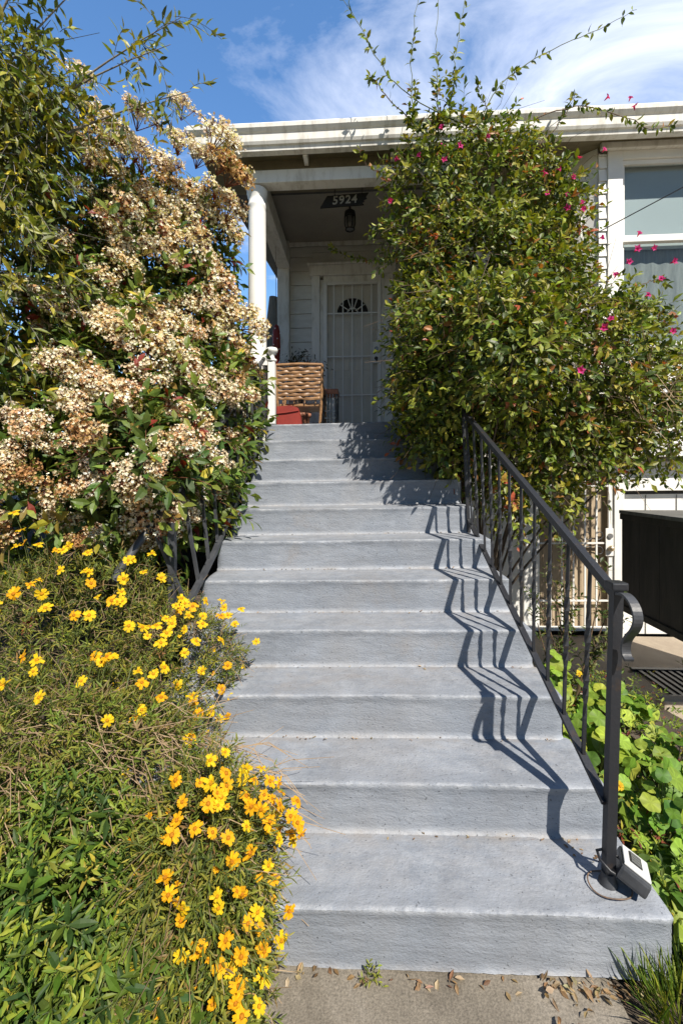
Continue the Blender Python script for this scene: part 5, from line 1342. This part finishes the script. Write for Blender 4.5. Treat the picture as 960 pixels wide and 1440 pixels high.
def daisy_bush(name, label, blobs, n_sp, flowers, tone, base, dry, fsize, dryblob=None):
    t = thing(name, label, 'flower bush', base)
    P, O = scatter(blobs, n_sp, .35, 1.3, .10, keep=lambda p: p[:, 2] > -.03)
    A1, S1 = sprigs(P, O, .085, 12, .030, .0046, PAL_D, up=.35, rand=.6, droop=.1, spread=.9, stem=.0011, curl=.15)
    P, O = scatter(blobs, n_sp // 3, .75, 1.0, .1, keep=lambda p: p[:, 2] > -.03, inner=.3)
    A2, S2 = sprigs(P, O, .10, 10, .036, .008, PAL_D[:3], up=.3, stem=.0012)
    foliage('foliage', [A1, A2], M['leaf_soft'], t)
    P, O = scatter(dryblob or blobs, dry, .25, 1.2, .08, keep=lambda p: p[:, 2] > 0)
    stems('dry_stems', random_sticks(P - O * .03, O + np.array([.15, -.1, .1]), .13, .0013, .75, .5), M['straw'], t)
    fs = []
    for i, row in enumerate(flowers):
        o = np.array(row[3:6]); nn = unit(o * .5 + np.array([.18, -.55, .55]) + .42 * rng.standard_normal(3))
        p = np.array(row[:3]) + unit(o + np.array([0, 0, .4])) * (.040 + .035 * rng.random())
        kd = (i % 4) + (4 if rng.random() < tone else 0)
        place_part('flower', ('dy', kd), DY[kd], M['petal'], t, p, nn, fsize * (.75 + .45 * rng.random()), rng.random() * 6)
        fs.append((p - nn * .004, np.array(row[:3]) - o * .08 + .015 * rng.standard_normal(3)))
    stems('stems', [S1, S2, sticks(np.array([f[0] for f in fs]), np.array([f[1] for f in fs]), .0010, .0013)], M['twig_green'], t)
    # buds and small half-open heads among the leaves
    P, O = scatter(blobs, 90, .06, 1.0, .10, keep=lambda p: p[:, 2] > .05)
    bits = []
    for i in range(len(P)):
        nn = Vector(unit(O[i] * .6 + np.array([.1, -.4, .6]) + .5 * rng.standard_normal(3)))
        m_ = np.array((nn.to_track_quat('Z', 'Y') @ Euler((0, 0, rng.random() * 6)).to_quaternion()).to_matrix())
        V, F, c = DY[int(rng.integers(0, 4)) + (4 if rng.random() < tone else 0)]
        Vs = V.copy(); cl = .35 + .5 * rng.random(); Vs[:, :2] *= cl; Vs[:, 2] += (1 - cl) * .9 * np.linalg.norm(V[:, :2], axis=1)
        bits.append(((Vs * fsize * (.5 + .35 * rng.random())) @ m_.T + P[i] + (.02 + .03 * rng.random()) * O[i], F[0], F[1], c * (.75 + .3 * rng.random())))
    V, F, c = join_leaf(bits)
    tag(array_mesh('flower_buds', V, F, M['petal'], t, None, c), kind='stuff')
    bs = np.array(base)
    limbs('stem', branch_paths(bs, [np.array(c) + np.array(r) * unit(rng.standard_normal(3)) * .7 for c, r in blobs for _ in range(3)], .05, 6), .006, M['twig'], t)
    return t
daisy_bush('daisy_bush', 'sprawling yellow daisy bush full of dry stems on the bank below the flowering shrub', BL['daisy'], 3700, DAISY_UP, .12, (-1.2, 1.8, .1), 2300, .0205)
daisy_bush('daisy_bush', 'low clump of orange-yellow daisies spilling over the bottom step', BL['daisy_low'], 1050, DAISY_LOW, .72, (-.44, 1.17, .0), 320, .0172)
# matted dry stems between the two daisies
dm = thing('dry_stem_mat', 'mat of dead brown stems sagging between the yellow daisies and the green shrub', 'dead plant', (-.95, 1.45, .05))
P, O = scatter([((-.95, 1.36, .44), (.55, .20, .26)), ((-.62, 1.38, .40), (.28, .19, .24))], 480, .3, 1.2)
st_ = []
d0 = unit(np.array([.85, -.25, -.12]) + .38 * rng.standard_normal(P.shape))
L_ = (.12 + .16 * rng.random(len(P)))[:, None]
m1 = P + d0 * L_ * .5 + np.array([0, 0, .012]); e1 = P + d0 * L_ + .03 * rng.standard_normal(P.shape) - np.array([0, 0, .03])
stems('stems', [sticks(P, m1, .0015, .0014), sticks(m1, e1, .0014, .0008)], M['straw'], dm)
P, O = scatter([((-.95, 1.37, .42), (.55, .2, .28))], 800, .35)
a_, s_ = sprigs(P, O, .08, 10, .030, .0055, [(1, .22, .15, .07), (2, .23, .23, .04), (4, .15, .20, .028)])
foliage('foliage', [a_], M['leaf_soft'], dm)

# ---------------- green shrub at the front
PAL_G = [(3, .095, .160, .020), (3, .175, .235, .028), (2.4, .26, .30, .036), (1.6, .040, .080, .016), (.35, .36, .31, .04)]
gs = thing('green_shrub', 'low bright green shrub of narrow pointed leaves in front of the orange daisies', 'shrub', (-.85, 1.12, -.02))
P, O = scatter(BL['green'], 980, .40, 1.3, .24, keep=lambda p: p[:, 2] > -.05)
A1, S1 = sprigs(P, O, .085, 10, .037, .0088, PAL_G, up=.45, rand=.5, droop=.1, spread=.95, nup=.5, curl=.25, fold=.35, stem=.0014)
P, O = scatter(BL['green'], 260, .8, 1., .1, inner=.3, keep=lambda p: p[:, 2] > -.05)
A2, S2 = sprigs(P, O, .11, 8, .06, .016, [PAL_G[0], PAL_G[3]], up=.4, stem=.0015)
foliage('foliage', [A1, A2], M['leaf_soft'], gs); stems('stems', [S1, S2], M['twig_green'], gs)
limbs('stem', branch_paths((-.85, 1.12, -.04), [np.array(c) + np.array(r) * unit(rng.standard_normal(3)) * .7 for c, r in BL['green'] for _ in range(5)], .05, 6), .005, M['twig'], gs)

# ---------------- bed beside the steps: round-leaved plants
def round_leaf(seed):
    g = np.random.default_rng(seed)
    n = 20
    V = [(0, 0, 0)]
    for r_, z in ((.5, .05), (1.0, .0)):
        for k in range(n):
            a = 2 * math.pi * k / n
            q = 1 + (.06 * math.sin(a * 5 + seed) if r_ == 1 else 0) + (.03 * g.standard_normal() if r_ == 1 else 0)
            V.append((r_ * q * math.cos(a), r_ * q * math.sin(a), z + (.10 * math.sin(a * 3 + seed) + .05 * math.sin(a * 5) if r_ == 1 else .03 * math.sin(a * 3 + seed))))
    F3 = [(0, 1 + k, 1 + (k + 1) % n) for k in range(n)]
    F4 = [(1 + k, 1 + n + k, 1 + n + (k + 1) % n, 1 + (k + 1) % n) for k in range(n)]
    return np.array(V, float), np.array(F3), np.array(F4)
RL = [round_leaf(i) for i in range(4)]
PAL_N = [(3, .125, .225, .024), (2, .195, .290, .034), (1.3, .28, .33, .042), (.8, .065, .135, .018)]
BASES = [(1.00, 1.42, .0, .10, 14), (1.12, 1.72, .0, .30, 26), (1.02, 2.02, .0, .38, 26), (1.38, 2.05, .0, .26, 24), (1.06, 2.45, .0, .42, 26), (1.34, 1.50, .0, .26, 24), (1.40, 2.55, .0, .26, 22), (1.62, 1.85, .0, .28, 22), (1.22, 1.20, -.02, .22, 18)]
for i, (bx_, by_, bz_, hh, nl) in enumerate(BASES):
    t = thing('round_leaved_plant', 'bright green round-leaved trailing plant in the bed beside the iron railing', 'plant', (bx_, by_, bz_), 'round-leaved plants in the bed by the steps')
    parts, A_, B_ = [], [], []
    for k in range(nl * 3):
        a = rng.random() * 6.283; rr_ = .20 * rng.random() ** .6
        p = np.array((bx_ + rr_ * math.cos(a), by_ + rr_ * math.sin(a), bz_ + hh * (.25 + .75 * rng.random()) * (1 - .8 * rr_ / .3) + .05))
        if p[0] < .91 and p[2] < .6: p[0] = .91 + .03 * rng.random()
        nn = Vector(unit(np.array([.1, -.45, .8]) + .38 * rng.standard_normal(3)))
        s = .021 + .025 * rng.random()
        m_ = np.array((nn.to_track_quat('Z', 'Y') @ Euler((0, 0, rng.random() * 6)).to_quaternion()).to_matrix())
        V, F3, F4 = RL[k % 4]
        V = (V * s) @ m_.T + p
        c = pick(PAL_N, 1)
        cc = np.repeat(c, len(F3) + len(F4), 0); rib = (np.arange(len(cc)) % 20) % 3 == 0; cc[rib] *= 1.22
        parts.append((V, F3, F4, cc))
        A_.append(p); B_.append((bx_ + .25 * rr_ * math.cos(a), by_ + .25 * rr_ * math.sin(a), bz_))
    fo_ = foliage('foliage', parts, M['leaf_soft'], t); fo_.data.polygons.foreach_set('use_smooth', np.ones(len(fo_.data.polygons), bool))
    stems('stalks', [sticks(np.array(A_), np.array(B_), .0016, .0022)], M['twig_green'], t)
    fl = [daisy(60 + i, (.80, .52, .03), (.6, .3, .01))]
    for k in range(1 if i in (1, 4) else 0):
        p = (bx_ + .1 * rng.standard_normal(), by_ - .08, bz_ + hh * .75 + .08)
        place_part('flower', ('nf', i), fl[0], M['petal'], t, (max(p[0], .93), p[1], p[2]), (.1, -.8, .4), .017, rng.random() * 6)
# mixed small green under them
us = array_mesh('ground_cover', *(lambda q: (q[0], q[1], M['leaf_soft'], None, None, q[2]))(join_leaf([sprigs(*(lambda n_: (np.stack([.93 + .85 * rng.random(n_) ** 1.3, 1.15 + 1.8 * rng.random(n_), .01 + .16 * rng.random(n_)], -1), np.tile([[0, -.2, .9]], (n_, 1))))(620), .10, 9, .030, .009, PAL_G + [(1, .20, .05, .03)], up=.4, rand=.6)[0]])))
tag(us, kind='stuff')

# small upright shrub behind the railing
sb = thing('small_shrub', 'small upright dark leaved shrub growing before the barred tan gate', 'shrub', (1.2, 2.65, -.05))
tips = [(1.02, 2.62, .72), (1.10, 2.66, .90), (1.18, 2.66, .98), (1.05, 2.7, .55), (1.20, 2.6, .62), (1.26, 2.66, 1.03), (1.38, 2.6, .88), (1.45, 2.62, .72), (1.40, 2.6, .50), (1.50, 2.6, .60), (1.12, 2.6, .45)]
pa = branch_paths((1.2, 2.65, -.05), tips, .06, 8, .3)
limbs('stem', pa, .007, M['twig'], sb, .3, 6)
parts, sp = [], []
for p in pa:
    p = np.array(p); j = rng.integers(3, 8, 12)
    a_, s_ = sprigs(p[j] + .015 * rng.standard_normal((12, 3)), np.tile(unit(p[-1] - p[2])[None], (12, 1)), .085, 7, .038, .015, [(3, .055, .085, .022), (2, .095, .13, .03), (1, .16, .17, .04)], up=.3)
    parts.append(a_); sp.append(s_)
foliage('foliage', parts, M['leaf'], sb); stems('twigs', sp, M['twig'], sb)

dp = thing('dry_seedling', 'small dry bristly seedling standing on the driveway kerb', 'plant', (2.27, 3.05, -.05))
a_, s_ = sprigs(np.tile([[2.27, 3.05, .0]], (16, 1)) + .02 * rng.standard_normal((16, 3)), np.tile([[0, 0, 1.]], (16, 1)), .22, 9, .04, .008, [(1, .15, .16, .05), (1, .20, .15, .07)], up=.5, rand=.5)
foliage('foliage', [a_], M['leaf_soft'], dp); stems('stems', [s_], M['twig'], dp)

# ---------------- grass tuft, weed, fallen leaves
def blades(cx, cy, cz, n, r, ln, w, pal):
    a = rng.random(n) * 6.283; rr_ = r * np.sqrt(rng.random(n))
    P = np.stack([cx + rr_ * np.cos(a), cy + rr_ * np.sin(a), np.full(n, cz)], -1)
    D = np.stack([.45 * np.cos(a) * rng.random(n), .45 * np.sin(a) * rng.random(n), np.ones(n)], -1) + .2 * rng.standard_normal((n, 3))
    return leaves(P, D, unit(np.stack([-np.cos(a), -np.sin(a), np.full(n, .3)], -1)) * -1, ln * (.5 + .7 * rng.random(n)), w, pick(pal, n), curl=-.35 * rng.random(n), fold=.4, wide=.35)
gt = array_mesh('grass_tuft', *(lambda q: (q[0], q[1], M['leaf_soft'], None, (.84, 1.2, -.02), q[2]))(join_leaf([blades(.84, 1.205, -.02, 260, .085, .15, .0045, PAL_G), blades(.93, 1.3, -.02, 160, .08, .16, .0045, PAL_G)])))
tag(gt, 'tuft of green grass at the corner of the bottom step', 'grass tuft')
wd = thing('weed', 'tiny yellow green weed sprouting from the crack under the bottom step', 'weed', (.02, 1.25, 0))
a_, s_ = sprigs(np.tile([[.02, 1.25, .003]], (7, 1)) + .012 * rng.standard_normal((7, 3)) * np.array([1, .3, 0]), np.tile([[0, -.3, 1.]], (7, 1)), .038, 6, .016, .005, [(1, .25, .27, .04), (1, .15, .19, .03)], up=.3, stem=.001)
foliage('foliage', [a_], M['leaf_soft'], wd); stems('stems', [s_], M['twig_green'], wd)

def flat_leaves(P, s0, s1, pal, tilt=.35):
    n = len(P)
    a = rng.random(n) * 6.283
    D = np.stack([np.cos(a), np.sin(a), .1 * rng.standard_normal(n)], -1)
    N = unit(np.array([0, 0, 1.]) + tilt * rng.standard_normal((n, 3)))
    L_ = s0 + (s1 - s0) * rng.random(n)
    return leaves(P, D, N, L_, L_ * (.32 + .2 * rng.random(n)), pick(pal, n), curl=.3 * rng.standard_normal(n), fold=.4)
PAL_DRY = [(2, .36, .25, .14), (2, .26, .16, .08), (1, .46, .36, .24), (1, .15, .09, .05)]
n_ = 85
P = np.stack([.50 + .34 * rng.random(n_), 1.262 - .16 * rng.random(n_) ** 1.6, .006 + .018 * rng.random(n_)], -1)
n2_ = 60
P2 = np.stack([-.25 + 1.0 * rng.random(n2_), 1.258 - .025 * rng.random(n2_) ** 2, np.full(n2_, .005)], -1)
# along the backs of the treads
P3 = []
for k in (1, 2, 3, 4, 5, 6):
    m_ = 26
    x_ = -.8 + 1.55 * rng.random(m_); P3.append(np.stack([x_, np.full(m_, Y1 + k * TREAD - .008) - .02 * rng.random(m_) ** 2, k * RISE + .009 + TILT * x_], -1))
P4 = np.stack([.66 + .10 * rng.random(14), 1.44 + .09 * rng.random(14), np.full(14, .194)], -1)
fl = join_leaf([flat_leaves(P, .010, .034, PAL_DRY), flat_leaves(P2, .008, .03, PAL_DRY), flat_leaves(np.concatenate(P3), .006, .018, PAL_DRY, .2), flat_leaves(P4, .008, .02, PAL_DRY, .2)])
tag(array_mesh('fallen_leaves', fl[0], fl[1], M['leaf_soft'], None, None, fl[2]), kind='stuff')
